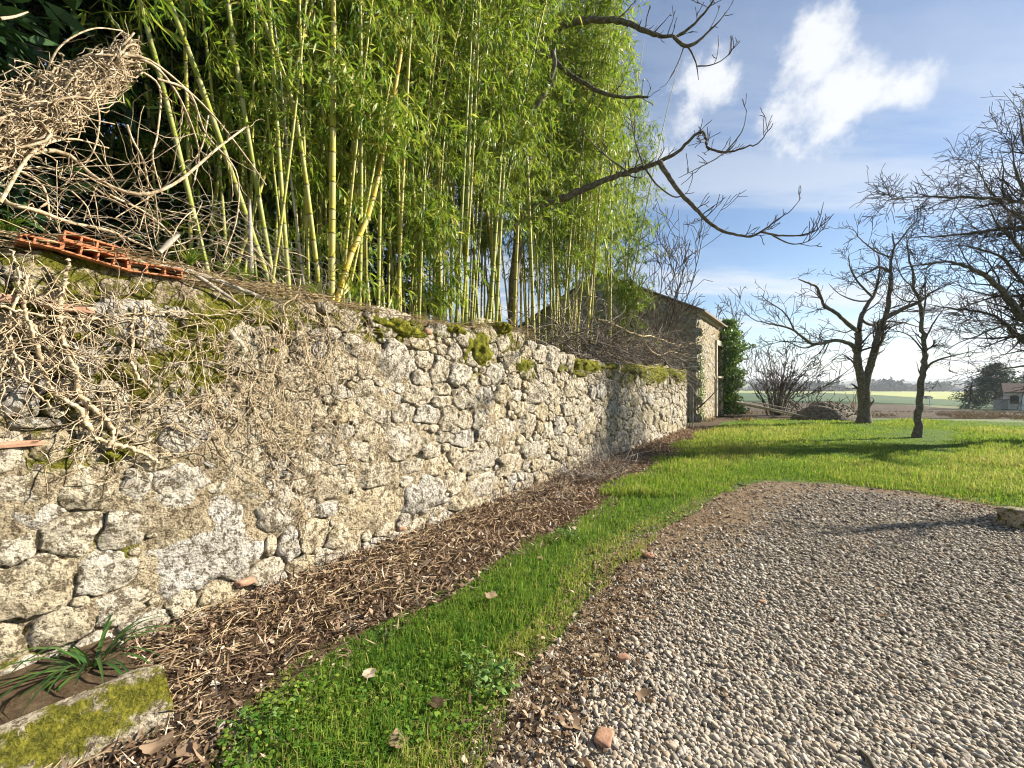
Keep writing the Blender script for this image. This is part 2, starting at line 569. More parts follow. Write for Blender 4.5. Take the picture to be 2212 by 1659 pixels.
MT['grass'] = leaf_mat('grass_blade', [(.05, (.04, .125, .02)), (.4, (.115, .25, .03)), (.68, (.26, .345, .045)), (.92, (.48, .42, .15))], .42, (.32, .43, .03), .6, .2)
MT['bamboo_leaf'] = leaf_mat('bamboo_leaf', [(.05, (.045, .115, .013)), (.38, (.125, .245, .026)), (.68, (.27, .365, .042)), (.95, (.56, .50, .13))], .46, (.38, .48, .03), .45, .4, .25)
MT['evergreen'] = leaf_mat('dark_evergreen_leaf', [(.1, (.012, .035, .012)), (.5, (.022, .06, .018)), (.9, (.045, .10, .025))], .15, (.04, .10, .02))
MT['cedar'] = leaf_mat('blue_green_needles', [(.1, (.02, .05, .025)), (.5, (.035, .08, .04)), (.9, (.06, .12, .05))], .15, (.04, .10, .03))
MT['ivy'] = leaf_mat('ivy_leaf', [(.1, (.04, .10, .015)), (.5, (.09, .19, .025)), (.9, (.22, .30, .05))], .3, (.14, .24, .02), .35, .5)
MT['iris'] = leaf_mat('strap_leaf', [(.1, (.015, .055, .012)), (.5, (.03, .09, .018)), (.9, (.09, .16, .03))], .2, (.08, .18, .02), .35, .5)
MT['weed'] = leaf_mat('weed_leaf', [(.1, (.07, .16, .03)), (.5, (.14, .25, .06)), (.9, (.22, .33, .10))], .3, (.18, .34, .05), .55, .3)
MT['dead_leaf'] = leaf_mat('dead_leaf', [(.05, (.07, .045, .028)), (.35, (.20, .13, .08)), (.62, (.38, .28, .19)), (.95, (.62, .54, .43))], .15, (.4, .2, .08), .8, .15, .5)
MT['moss'] = simple('moss', [(.34, (.05, .055, .01)), (.5, (.15, .155, .015)), (.68, (.33, .30, .04))], 16, 8, bump=1, bdist=.03, bscale=60, spec=.1)


def culm_mat(name, stops):
    k = Mat(name, .5, .22)
    f = k.math('ADD', k.math('MULTIPLY', k.noise(5, 6, .75), .8), k.math('MULTIPLY', k.rnd(), .5))
    c = k.ramp(f, stops)
    c = k.mix(k.attr(1), c, (.07, .055, .02))
    c = k.mix(k.math('MULTIPLY', k.rng(k.noise(22, 6, .75), .55, .72), .45), c, (.16, .13, .07))
    c = k.mix(k.math('MULTIPLY', k.attr(2), .6), c, (.40, .39, .24))
    return k.color(c).m


MT['culm'] = culm_mat('bamboo_culm', [(.2, (.14, .19, .022)), (.5, (.25, .27, .032)), (.8, (.38, .34, .05))])
MT['culm_yellow'] = culm_mat('bamboo_culm_yellow', [(.2, (.38, .25, .02)), (.5, (.46, .32, .03)), (.8, (.52, .40, .06))])
MT['culm_grey'] = culm_mat('bamboo_culm_dead', [(.2, (.28, .24, .19)), (.5, (.42, .37, .30)), (.8, (.52, .47, .38))])


def gravel_mats():
    k = Mat('pebble', .75, .3)
    c = k.ramp(k.rnd(), [(.0, (.11, .10, .09)), (.25, (.27, .235, .19)), (.5, (.41, .365, .30)), (.72, (.52, .475, .40)), (.88, (.34, .25, .17)), (1, (.66, .63, .57))])
    c = k.mix(k.math('MULTIPLY', k.noise(70, 5), .4), c, (.25, .20, .14))
    k.color(c); k.bump(k.noise(140, 3), .25, .004)
    MT['pebble'] = k.m
    k = Mat('gravel_bed', .9, .2)
    v = k.voro(34)
    sepc = k.N.new('ShaderNodeSeparateColor'); k.L.new(v[1], sepc.inputs[0])
    c = k.ramp(sepc.outputs[0], [(.0, (.16, .14, .12)), (.3, (.32, .28, .22)), (.6, (.48, .42, .33)), (1, (.60, .55, .46))])
    c = k.mix(k.rng(v[0], .30, .55), c, (.09, .07, .05))
    c = k.mix(k.math('MULTIPLY', k.rng(k.noise(1.6, 6), .45, .62), .7), c, (.20, .15, .10))
    k.color(c); k.bump(k.math('SUBTRACT', 1.0, v[0]), 1.0, .03)
    MT['gravel'] = k.m


gravel_mats()

exec_parts = []

# ------------------------------------------------------------------ the ground
xs = np.unique(np.concatenate([-np.geomspace(3500, 6, 28), np.linspace(-6, 40, 24), np.geomspace(40, 4000, 28)]))
ys = np.unique(np.concatenate([np.linspace(-60, 18, 12), np.linspace(18, 60, 22), np.geomspace(60, 4500, 46)]))
X, Y = np.meshgrid(xs, ys, indexing='ij')
Z = terr(Y)
far = np.clip((Y - 900) / 1500, 0, 1)
Z = Z + far * (7 * np.sin(X / 410 + 1.0) + 5 * np.sin(X / 170 + Y / 500)) - 0.004
ground = obj('ground', np.stack([X, Y, Z], -1).reshape(-1, 3), grid_faces(*X.shape), MT['far_ground'])
tag(ground, 'flat open countryside stretching away to the low hills', 'ground', kind='structure')


def sheet(name, poly, mat, label, cat, dz, step=.5, drape=True):
    """a flat polygon sheet laid on the terrain"""
    import bmesh
    bm = bmesh.new()
    poly = np.asarray(poly)[:, :2]
    dense = []
    for a, b in zip(poly, np.roll(poly, -1, 0)):
        n = max(1, int(np.linalg.norm(b - a) / step))
        for t in np.linspace(0, 1, n, endpoint=False): dense.append(a + (b - a) * t)
    vs = [bm.verts.new((p[0], p[1], 0)) for p in dense]
    bm.faces.new(vs)
    bmesh.ops.triangulate(bm, faces=bm.faces[:])
    if drape:
        y0, y1 = poly[:, 1].min(), poly[:, 1].max()
        for yc in [g for g in GY if y0 < g < y1]:
            bmesh.ops.bisect_plane(bm, geom=bm.verts[:] + bm.edges[:] + bm.faces[:], plane_co=(0, yc, 0), plane_no=(0, 1, 0))
    for v in bm.verts: v.co.z = float(terr(v.co.y)) + dz
    for f in bm.faces:
        f.normal_update()
        if f.normal.z < 0: f.normal_flip()
    me = bpy.data.meshes.new(name); bm.to_mesh(me); bm.free()
    me.materials.append(mat)
    o = link(bpy.data.objects.new(name, me))
    return tag(o, label, cat, kind='structure')


# edges on the ground (traced, x/y in metres)
EDGE_L = np.array([(-4.2, -2.2), (-2.3, .4)] + [tuple(FG(x, y)[:2]) for x, y in
                  [(430, 1655), (505, 1570), (640, 1460), (760, 1380), (960, 1272), (1130, 1180), (1210, 1140), (1275, 1104), (1345, 1052), (1415, 1004), (1485, 955), (1565, 911)]])
EDGE_R = np.array([(-2.2, -2.2), (-1.0, .5)] + [tuple(FG(x, y)[:2]) for x, y in
                  [(1010, 1655), (1090, 1520), (1150, 1440), (1225, 1380), (1275, 1290), (1305, 1205), (1400, 1155), (1500, 1112), (1560, 1064), (1650, 1040), (1800, 1046), (1950, 1062), (2100, 1086), (2212, 1104)]] + [(9, 5.2), (16, 4.9)])
lawn_far = [tuple(FG(x, y)[:2]) for x, y in [(2212, 913)]] + [(60, 17.0), (60, 4.9)]
LAWN = np.array(list(EDGE_L) + [tuple(FG(1600, 905)[:2]), tuple(FG(1720, 903)[:2]), tuple(FG(1900, 905)[:2]), tuple(FG(2100, 910)[:2])] + lawn_far + list(EDGE_R[::-1]))
GRAVEL = np.array(list(EDGE_R) + [(16, -9), (-2.2, -9)])
wl = lambda s, n: tuple(A0 + s * WD + n * WN)
LITTER = np.array([wl(-8, -.3), wl(14.6, -.3), wl(17, .1)] + [tuple(p) for p in EDGE_L[::-1]])
sheet('leaf_litter_bed', LITTER, MT['soil'], 'brown soil strip under dead leaves along the foot of the wall', 'soil', .002)
sheet('lawn', LAWN, MT['lawn'], 'sunlit green lawn beside the gravel drive', 'lawn', .004)
EDGE_G = np.array([(-1.5, -2.2), (-.4, .5)] + [tuple(FG(x, y)[:2]) for x, y in
                  [(1200, 1655), (1245, 1560), (1270, 1490), (1330, 1400), (1390, 1300), (1430, 1215), (1540, 1140), (1610, 1090), (1690, 1056), (1800, 1054), (1950, 1072), (2080, 1096), (2200, 1116)]] + [(9, 5.0), (16, 4.8)])
sheet('bare_earth_margin', list(EDGE_R) + [(16, 4.0)] + list((EDGE_G + np.array([.35, -.25]))[::-1]), MT['margin'], 'bare brown earth between the grass and the gravel', 'soil', .007)
sheet('gravel_drive', GRAVEL, MT['gravel'], 'pale pebble gravel drive', 'drive', .006)
yard = np.array([wl(14.6, -.4), wl(26, -.4), wl(27, 6), tuple(FG(1720, 902)[:2]), tuple(FG(1600, 904)[:2]), tuple(FG(1565, 911)[:2]), wl(17, .1)])
sheet('yard_earth', yard, MT['soil'], 'bare earth in front of the old barn', 'soil', .001)


def strip(name, near, farl, mat, label, dz):
    P = [FT(x, y)[:2] for x, y in near] + [FT(x, y)[:2] for x, y in farl[::-1]]
    return sheet(name, P, mat, label, 'field', dz, step=8)


strip('ploughed_field', [(1250, 901.5), (1600, 902), (1720, 901.5), (1900, 903), (2100, 905), (2500, 906), (3000, 908)],
      [(1250, 869), (1700, 869), (1880, 872), (2000, 877), (2120, 888), (2230, 894.5), (3000, 898)], MT['plough'], 'brown ploughed field beyond the lawn', .02)
strip('dark_green_field', [(1250, 866), (1760, 866), (1880, 869), (2000, 873.5), (2090, 879), (2150, 884), (3000, 890)],
      [(1250, 849), (1780, 849), (1900, 854.5), (2000, 861), (2070, 865), (2200, 868), (3000, 880)], MT['crop'], 'strip of dark green winter crop across the valley', .05)
strip('pale_green_field', [(1000, 848.5), (1780, 848.5), (1900, 854), (2000, 860.5), (2070, 864.5), (2200, 867.5), (3000, 879)],
      [(1000, 843.2), (1780, 843.2), (1900, 844.8), (2100, 847), (3000, 852)], MT['pale_field'], 'pale sunlit field across the valley', .09)

# ------------------------------------------------------------------ stone packing
def pack(fr, s0, s1, Tf, hand, classes, seed, keep=None, t0=-.03):
    r = np.random.default_rng(seed)
    S = [list(h) for h in hand]
    for (rad, tries, k) in classes:
        for _ in range(tries):
            s = r.uniform(s0, s1); top = Tf(s)
            t = r.uniform(t0, top)
            if keep is not None and not keep(s, t, rad, r): continue
            a = rad * r.uniform(.9, 1.55); b = rad * r.uniform(.68, 1.0)
            if t + b * .55 > top: continue
            if S:
                Q = np.asarray(S)
                d = ((s - Q[:, 0]) / (a + Q[:, 2])) ** 2 + ((t - Q[:, 1]) / (b + Q[:, 3])) ** 2
                if d.min() < k: continue
            S.append([s, t, a, b])
    S = np.asarray(S)
    return S


def outline(S, i, na, r, gap, cap=1.55):
    s, t, a, b = S[i]
    d0 = np.hypot(S[:, 0] - s, S[:, 1] - t)
    nb = [j for j in np.argsort(d0)[1:26] if d0[j] < (a + b) * 2 + .5]
    th = np.arange(na) * 2 * math.pi / na
    ks = np.linspace(.25, cap, 56)
    ex, ey = np.cos(th) * a, np.sin(th) * b
    # boxier base shape
    sq = (np.abs(np.cos(th)) ** 4 + np.abs(np.sin(th)) ** 4) ** (-1 / 4)
    ex, ey = ex * sq, ey * sq
    px = s + ks[None, :] * ex[:, None]; py = t + ks[None, :] * ey[:, None]
    di = np.sqrt(((px - s) / a) ** 2 + ((py - t) / b) ** 2) - .0
    ok = np.ones_like(px, bool)
    for j in nb:
        q = S[j]
        dj = np.sqrt(((px - q[0]) / q[2]) ** 2 + ((py - q[1]) / q[3]) ** 2)
        # additive blend so large stones keep their size
        ok &= di < dj
    kk = np.where(ok, ks[None, :], 0).max(1)
    kk = np.maximum(kk, .3)
    kk = .7 * kk + .15 * (np.roll(kk, 1) + np.roll(kk, -1)) if na > 14 else kk
    rad = np.hypot(ex, ey)
    kk = np.maximum(kk - gap / rad, .25)
    pk = np.linspace(0, 2 * math.pi, na, endpoint=False)
    kk *= 1 + .05 * np.sin(pk * 3 + r.uniform(0, 6)) + .04 * np.sin(pk * 5 + r.uniform(0, 6)) + .03 * np.sin(pk * 9 + r.uniform(0, 6)) + r.normal(0, .025, na)
    return ex * kk, ey * kk


def stone_mesh(fr, S, i, r, big, gap, relief=1.0):
    """returns world V, faces for one stone; fr(s,t,n) maps to the world"""
    s, t, a, b = S[i]
    m = min(a, b)
    na = 44 if big else (18 if m > .06 else 12)
    rings = [0.0, .2, .38, .54, .68, .8, .89, .955, 1.0] if big else ([0.0, .5, .8, .95, 1.0] if m > .06 else [0.0, .65, .92, 1.0])
    ex, ey = outline(S, i, na, r, gap)
    H = float(np.clip(.016 + m * .14, .018, .045)) * r.uniform(.55, 1.5) * relief
    tx, ty = r.normal(0, .07, 2)
    pts, n = [], []
    pw = r.uniform(7, 18)
    for f in rings:
        if f == 0:
            pts.append([[0, 0]]); n.append([H])
        else:
            g = f * (1 - .03 * r.random())
            pts.append(np.stack([ex * g, ey * g], -1)); n.append(np.full(na, H * (1 - f ** pw)))
    pts.append(np.stack([ex * 1.0, ey * 1.0], -1)); n.append(np.full(na, -.06))
    P = np.vstack(pts); n = np.concatenate(n)
    core = np.arange(len(P)) < len(P) - na
    n = n + np.where(core, tx * P[:, 0] + ty * P[:, 1], 0)
    for _ in range(4):                                   # chipped facets
        an = r.uniform(0, 6.283); sl = r.uniform(.12, .6); dd = r.uniform(.5, 1.0)
        lim = H + sl * (dd * math.hypot(a * math.cos(an), b * math.sin(an)) - (P[:, 0] * math.cos(an) + P[:, 1] * math.sin(an)))
        n = np.where(core, np.maximum(np.minimum(n, lim), -.02), n)
    Q = np.stack([P[:, 0] + s, P[:, 1] + t, np.full(len(P), i * .37)], -1)
    n = n + np.where(core, fbm(Q, 11, 9, 30, 8) * H * .28 + fbm(Q, 12, 28, 130, 12) * min(.009, H * .26), 0)
    nr = len(rings) - 1
    F = [np.stack([np.zeros(na, int), 1 + np.arange(na), 1 + (np.arange(na) + 1) % na], -1)]
    q = []
    for k in range(nr):
        o = 1 + k * na; j = np.arange(na); j2 = (j + 1) % na
        q.append(np.stack([o + j, o + na + j, o + na + j2, o + j2], -1))
    F.append(np.vstack(q))
    V = fr(s + P[:, 0], t + P[:, 1], n)
    return V, F, fr(s, t, 0.0)


# ------------------------------------------------------------------ the garden wall
TOPF = [(-260, 470), (0, 508), (130, 522), (270, 556), (400, 592), (560, 613), (700, 648), (860, 684), (1000, 708), (1040, 704), (1075, 700), (1130, 724), (1170, 748), (1250, 778), (1330, 788), (1420, 793), (1480, 802)]
TS, TT = [-4.5], [2.42]
for x, y in TOPF[1:]:
    s_ = wall_s(x); TS.append(s_); TT.append(FW(x, y)[2])


def wtop(s):
    return np.interp(s, TS, TT)


S_END = wall_s(1481)


def to_st(x, y):
    s = wall_s(x); return s, FW(x, y)[2]


def ell(x, y, w, h):
    s, t = to_st(x, y)
    return [s, t, abs(wall_s(x + w / 2) - wall_s(x - w / 2)) / 2 * .97, h / 2 / FPX * FW(x, y)[1] * .97]


c4 = lambda x, y, w, h: ell(x * .6948, 661.5 + y * .6948, w * .6948, h * .6948)
c5 = lambda x, y, w, h: ell(595.3 + x * .6253, 661.5 + y * .6253, w * .6253, h * .6253)
HAND = [c4(*v) for v in [(65, 270, 140, 130), (165, 305, 65, 80), (110, 360, 130, 28), (270, 560, 200, 125), (90, 560, 150, 120), (425, 565, 105, 110), (560, 560, 185, 125),
        (590, 385, 170, 165), (710, 322, 70, 65), (660, 470, 60, 60), (760, 490, 160, 105), (865, 640, 140, 115), (650, 745, 330, 280), (50, 750, 112, 120), (220, 705, 175, 120),
        (390, 700, 150, 100), (330, 825, 175, 115), (100, 875, 260, 175), (842, 742, 36, 62), (910, 730, 85, 100), (680, 885, 110, 105), (570, 915, 90, 90), (380, 930, 180, 80), (350, 280, 90, 90), (250, 60, 90, 70)]]
HAND += [c5(*v) for v in [(245, 50, 95, 58), (95, 125, 70, 70), (415, 200, 130, 125), (500, 130, 95, 38), (570, 215, 60, 80), (165, 290, 50, 35), (230, 300, 72, 45), (235, 358, 95, 75), (330, 345, 55, 60),
        (390, 318, 80, 55), (425, 283, 60, 40), (490, 308, 90, 68), (370, 382, 60, 45), (440, 372, 75, 60), (530, 375, 95, 65), (597, 388, 60, 85), (645, 320, 50, 78), (720, 310, 60, 70), (785, 305, 60, 60),
        (575, 290, 60, 38), (572, 332, 65, 45), (655, 390, 48, 68), (705, 388, 48, 60), (770, 365, 60, 50), (240, 435, 65, 45), (320, 437, 100, 60), (390, 416, 42, 25), (440, 472, 172, 112), (585, 453, 60, 35),
        (655, 457, 82, 52), (785, 430, 120, 68), (290, 500, 80, 68), (355, 585, 150, 95), (465, 556, 100, 52), (560, 550, 82, 62), (200, 612, 150, 115), (620, 607, 80, 72), (720, 612, 110, 85), (715, 527, 115, 75),
        (100, 550, 92, 78), (330, 695, 230, 150), (510, 655, 150, 120), (175, 702, 90, 55), (110, 790, 150, 105), (222, 800, 75, 105), (265, 838, 60, 55), (312, 842, 30, 50), (355, 827, 60, 50), (415, 807, 60, 48),
        (480, 782, 80, 75), (570, 745, 95, 58), (190, 862, 90, 48), (285, 897, 100, 55), (690, 700, 90, 70), (790, 682, 60, 58)]]
EARTH = [(60, 640, 220, 110), (330, 700, 260, 110), (600, 700, 220, 60), (280, 900, 180, 130)]


def inv_px(s, t):
    p0, p1 = A0[0] + s * WD[0], A0[1] + s * WD[1]
    p1 = np.maximum(p1, .3)
    return CX + p0 / p1 * FPX, CY - (t - EYE) / p1 * FPX


def keep_wall(s, t, rad, r):
    x, y = inv_px(s, t)
    for ex, ey, ew, eh in EARTH:
        if ((x - ex) / ew) ** 2 + ((y - ey) / eh) ** 2 < 1:
            return r.random() < (.25 if rad > .07 else .5)
    if rad < .055 and x < 560 and y > 1000: return r.random() < .3
    return not (rad > .16 and s < 4 and r.random() < .7)


MOSS = [(60, 640, 380, 170, .72), (340, 720, 220, 110, .74), (400, 790, 130, 60, .9), (250, 960, 150, 70, .6), (520, 690, 190, 90, .74), (860, 715, 120, 45, .8), (1040, 745, 60, 80, .85), (780, 690, 90, 40, .5),
        (1090, 720, 60, 50, .7), (1140, 790, 50, 30, .6), (1270, 790, 90, 35, .8), (1390, 805, 90, 30, .85), (1470, 812, 40, 30, .8), (230, 1180, 90, 120, .5), (60, 1400, 200, 120, .40), (130, 980, 170, 90, .5), (130, 820, 260, 170, .58), (680, 690, 110, 50, .6)]


def moss_at(s, t):
    x, y = inv_px(s, t)
    m = np.zeros_like(x)
    for a, b, w, h, k in MOSS:
        m = np.maximum(m, k * np.exp(-(((x - a) / w) ** 2 + ((y - b) / h) ** 2)))
    top = np.clip(1 - (wtop(s) - t) / .22, 0, 1)
    return np.clip(np.maximum(m, top * .55), 0, 1)


def wall_frame(s, t, n):
    return W(s, t, n)


wall = thing('stone_wall', 'long rough limestone garden wall with moss and dead ivy', 'wall', tuple(W(5.0, 0.0, 0.0)))
# rubble core, cap and back
sg = np.concatenate([np.arange(-4.5, 6, .035), np.arange(6, S_END - .02, .07), [S_END]])
fr_ = np.linspace(0, 1, 66)
prof = []
for s_ in (0,):
    pass
Sg, Fg = np.meshgrid(sg, fr_, indexing='ij')
T_ = wtop(Sg) + .035 * fbm(np.stack([Sg, Sg * 0, Sg * 0], -1), 31, 3, 25, 8)
nface = np.where(Fg < .82, 0.0, 0.0)
tv = np.where(Fg < .82, Fg / .82 * (T_ - .06), T_ - .06)
ang = np.clip((Fg - .82) / .18, 0, 1)
nn = np.where(ang > 0, -ang * .55, 0)
tv = np.where(ang > 0, T_ - .06 + .06 * np.sin(np.clip(ang * 2.2, 0, 1) * math.pi / 2), tv) - .05 * (Fg <= 0)
P3 = np.stack([Sg, tv, nn], -1)
lump = .020 * fbm(P3, 21, 4, 16, 10) + .016 * fbm(P3, 22, 16, 70, 14)
ridge = np.abs(fbm(P3, 23, 9, 40, 10)) * .012
xe, ye = inv_px(Sg, tv)
flush = np.zeros_like(Sg)
for ex_, ey_, ew_, eh_ in EARTH + [(150, 1250, 420, 330), (500, 1000, 260, 200)]: flush = np.maximum(flush, np.clip(1.6 - 1.3 * (((xe - ex_) / ew_) ** 2 + ((ye - ey_) / eh_) ** 2), 0, 1))
patchy = np.clip(.5 + .8 * fbm(P3, 27, 1.2, 6, 8), 0, 1)
nn = nn + np.where(ang < .02, lump - ridge - .026 * (1 - .85 * flush) * (1 - .75 * patchy) + .004 * patchy + .010 * flush, 0)
tv = tv + np.where(ang > .02, lump * 1.2, 0)
Vc = W(Sg, tv, nn).reshape(-1, 3)
mossv = moss_at(Sg, tv).reshape(-1)
colv = np.stack([np.full(len(Vc), .15), np.clip(mossv + .08, 0, 1), np.zeros(len(Vc))], -1)
obj('rubble_core', Vc, grid_faces(*Sg.shape)[:, ::-1], MT['mortar'], wall, True, colv)
mb = MB()
back = W(np.array([-4.5, S_END, S_END, -4.5]), np.array([0, 0, wtop(S_END) - .05, 2.35]), np.array([-.55] * 4))
mb.add(back, np.array([[0, 1, 2, 3]]))
endp = W(np.full(4, S_END), np.array([0, 0, wtop(S_END) - .05, wtop(S_END) - .05]), np.array([0, -.55, -.55, 0]))
mb.add(endp, np.array([[0, 1, 2, 3]]))
mb.build('wall_back', MT['mortar'], wall)

SW = pack(wall_frame, -4.0, S_END - .05, lambda s: wtop(s) - (.16 if s < .6 else .03), HAND,
          [(.19, 500, 1.02), (.145, 1500, .98), (.105, 3500, .95), (.075, 5000, .93), (.052, 7000, .92), (.034, 6000, .92)], 5, keep_wall)
vis = []
for i, (s_, t_, a_, b_) in enumerate(SW):
    p = A0 + s_ * WD
    x, y = inv_px(s_, t_)
    vis.append((a_ * b_ / p[1] ** 2) * (1 if x > -20 else .01) * (.8 if s_ > 9 else 1))
order = np.argsort(vis)[::-1]
rest = MB()
rs = np.random.default_rng(99)
for rank, i in enumerate(order):
    s_, t_, a_, b_ = SW[i]
    V, F, o = stone_mesh(wall_frame, SW, i, rs, a_ * b_ > .005 and s_ < 7, .003, .62 if s_ < 1.6 else .9)
    ti = float(np.clip(rs.normal(.30, .24), 0, .78)); mo = moss_at(s_, t_) * rs.uniform(.55, 1.05)
    mv = np.full(len(V), float(mo))
    c = np.stack([np.full(len(V), ti), mv, np.full(len(V), rs.random())], -1)
    if rank < 298:
        obj('stone', V, F, MT['stone'], wall, True, c, origin=o)
    else:
        rest.add(V, F, c)
rest.build('small_stones', MT['stone'], wall, True, 'stuff')
print('stones', len(SW))

# moss cushions on the wall
def moss_patch(x, y, w, h, n0, seed, top=False):
    r = np.random.default_rng(seed)
    s, t = to_st(x, y)
    a = abs(wall_s(x + w / 2) - wall_s(x - w / 2)) / 2; b = h / 2 / FPX * FW(x, y)[1]
    nu, nv = 26, 40
    u = np.linspace(0, 1, nu); th = np.linspace(0, 2 * math.pi, nv)
    U, TH = np.meshgrid(u, th, indexing='ij')
    Rr = 1 + .42 * fbm(np.stack([np.cos(TH), np.sin(TH), TH * 0 + seed], -1), seed, 1.5, 9, 8)
    ps = s + U * np.cos(TH) * a * Rr; pt = t + U * np.sin(TH) * b * Rr
    Q = np.stack([ps, pt, pt * 0], -1)
    n = (n0 + .03) * (1 - U ** 2.2) + .018 * fbm(Q, seed + 3, 14, 50, 8) + .012 * fbm(Q, seed + 4, 50, 150, 8) - .012
    over = np.clip(pt - (wtop(ps) + .02), 0, 1)
    pt = pt - over * .8; n = n - over * 2.0
    return W(ps, pt, n).reshape(-1, 3), grid_faces(nu, nv)


for k, (x, y, w, h, n0) in enumerate([(860, 706, 130, 40, .05), (1040, 755, 58, 90, .06), (1078, 702, 62, 50, .12), (980, 710, 60, 30, .05), (1140, 788, 46, 26, .05), (1262, 786, 60, 34, .08),
                                      (1372, 800, 60, 34, .10), (1420, 808, 50, 34, .10), (1458, 812, 40, 36, .10), (815, 715, 30, 34, .05), (1320, 792, 40, 22, .07), (240, 985, 70, 40, .03), (585, 757, 34, 20, .05)]):
    V, F = moss_patch(x, y, w, h, n0, 40 + k)
    obj('moss', V, F, MT['moss'], wall, True, kind='stuff')

# loose brick fragments built into the wall
def block_rough(c, size, rz, seed, tilt=(0, 0)):
    V, F = ico(2)
    V = np.sign(V) * np.abs(V) ** .45
    V = V * np.asarray(size) / 2 * (1 + .10 * fbm(V * 2 + seed, seed, 1.5, 7, 8)[:, None])
    cx, sx = math.cos(tilt[0]), math.sin(tilt[0])
    V = np.stack([V[:, 0], V[:, 1] * cx - V[:, 2] * sx, V[:, 1] * sx + V[:, 2] * cx], -1)
    ca, sa = math.cos(rz), math.sin(rz)
    V = np.stack([V[:, 0] * ca - V[:, 1] * sa, V[:, 0] * sa + V[:, 1] * ca, V[:, 2]], -1)
    return V + np.asarray(c), F


WRZ = math.atan2(WD[1], WD[0])
for k, (x, y, L_, h_) in enumerate([(527, 1256, .13, .05), (865, 1140, .10, .035), (920, 716, .10, .06), (20, 960, .26, .035), (150, 668, .22, .04), (8, 645, .14, .05)]):
    V, F = block_rough(FW(x, y, -.005), (L_, .1, h_), WRZ, 60 + k)
    o = obj('brick', V, F, MT['old_brick'], wall, True, origin=V.mean(0))
    o['label'] = 'reddish brick fragment bedded in the limestone'

# ------------------------------------------------------------------ bank behind the wall
sb = np.linspace(-8, 17.5, 60); nb_ = np.linspace(-.5, -14, 30)
Sb, Nb = np.meshgrid(sb, nb_, indexing='ij')
hb = np.interp(Sb, [-8, 13, 17, 17.5], [2.12, 1.9, .25, -.05]) * np.interp(-Nb, [.5, 10.5, 14], [1, 1, -.01])
hb = hb + .06 * fbm(np.stack([Sb, Nb, Sb * 0], -1), 5, 1, 9, 10)
bank = obj('raised_bank', W(Sb, hb, Nb).reshape(-1, 3), grid_faces(*Sb.shape), MT['bank'])
tag(bank, 'raised earth bank behind the stone wall under the bamboo', 'bank', kind='structure')
BANK_H = lambda s: float(np.interp(s, [-8, 13, 17, 17.5], [2.12, 1.9, .25, -.05]))

# ------------------------------------------------------------------ bamboo
def culm_geo(pts, r0, H_nodes=.30, sides=8, seed=0):
    """pts: 3-D polyline from the ground up; swollen nodes every ~0.3 m"""
    P = smooth_line(pts, 90)
    L = np.concatenate([[0], np.cumsum(np.linalg.norm(np.diff(P, axis=0), axis=1))])
    r = np.random.default_rng(seed)
    z, ts, rr, nc, pc = 0.0, [], [], [], []
    step = .16
    while z < L[-1] - .05:
        k = 1 - .80 * (z / L[-1]) ** 1.3
        for dz, m, n, p in ((-.016, 1.0, 0, .9), (-.004, 1.02, 1, 0), (.004, 1.16, .5, 0), (.014, .97, 0, 0), (.05, .985, 0, 0)):
            if z + dz < 0: continue
            ts.append(z + dz); rr.append(r0 * k * m); nc.append(n); pc.append(p)
        z += step * r.uniform(.9, 1.1); step = min(step * 1.09, H_nodes)
    ts = np.array(ts); rr = np.array(rr)
    Q = np.stack([np.interp(ts, L, P[:, i]) for i in range(3)], -1)
    V, F = tubes(Q[None], rr[None], sides)
    c = np.stack([np.zeros(len(ts)), nc, pc], -1).repeat(sides, 0)
    return V, F, c


def foliage_geo(H, z0, seed, dens=1.0, rmax=1.15, curve=None):
    """leafy branches round an upright axis of height H; returns (leaf V,F,C),(branch V,F)"""
    r = np.random.default_rng(seed)
    LP, LD, LL = [], [], []
    BP, BR = [], []
    z = z0
    while z < H - .1:
        f = (z - z0) / (H - z0)
        nb = r.poisson(1.7 * dens * (0.35 + 1.0 * min(1, f * 3)))
        for _ in range(nb):
            az = r.uniform(0, 6.283)
            L = rmax * r.uniform(.45, 1.1) * (1 - .55 * f) * (0.55 + .45 * min(1, f * 4))
            el = r.uniform(.35, 1.0)
            d = np.array([math.cos(az) * math.cos(el), math.sin(az) * math.cos(el), math.sin(el)])
            p = np.array([0, 0, z]) + (curve(z) if curve else 0)
            pts = [p]
            K = 6
            for k in range(K - 1):
                d = d + np.array([0, 0, -.26]) + r.normal(0, .10, 3); d /= np.linalg.norm(d)
                p = p + d * L / (K - 1); pts.append(p)
            pts = np.array(pts); BP.append(pts); BR.append(np.linspace(.0055, .0016, K))
            for k in range(1, K):
                for _t in range(r.integers(1, 4)):
                    q = pts[k] + r.normal(0, .03, 3)
                    td = unit(d * .6 + r.normal(0, .75, 3) + np.array([0, 0, -.15]))
                    tl = r.uniform(.08, .25)
                    BP.append(resample(np.array([q, q + td * tl * .5 + [0, 0, .01], q + td * tl]), K)); BR.append(np.linspace(.002, .001, K))
                    n = r.integers(3, 7)
                    for m in range(n):
                        LP.append(q + td * tl * (0.4 + .6 * m / n))
                        LD.append(unit(td * .7 + r.normal(0, .55, 3) + np.array([0, 0, -.5])))
                        LL.append(r.uniform(.07, .20))
        z += r.uniform(.20, .30)
    LP, LD, LL = np.array(LP), np.array(LD), np.array(LL)
    nn_ = r.normal(0, .5, LP.shape) + np.array([0, 0, 1.0])
    V, F = leaves(LP, LD, nn_, LL, LL * r.uniform(.11, .17, len(LL)), .22, .18)
    C = np.repeat(np.clip(r.normal(.45, .28, len(LP)), 0, 1), 6)[:, None] * np.ones(3)
    BV, BF = tubes(np.array(BP), np.array(BR), 3)
    return (V, F, C), (BV, BF)


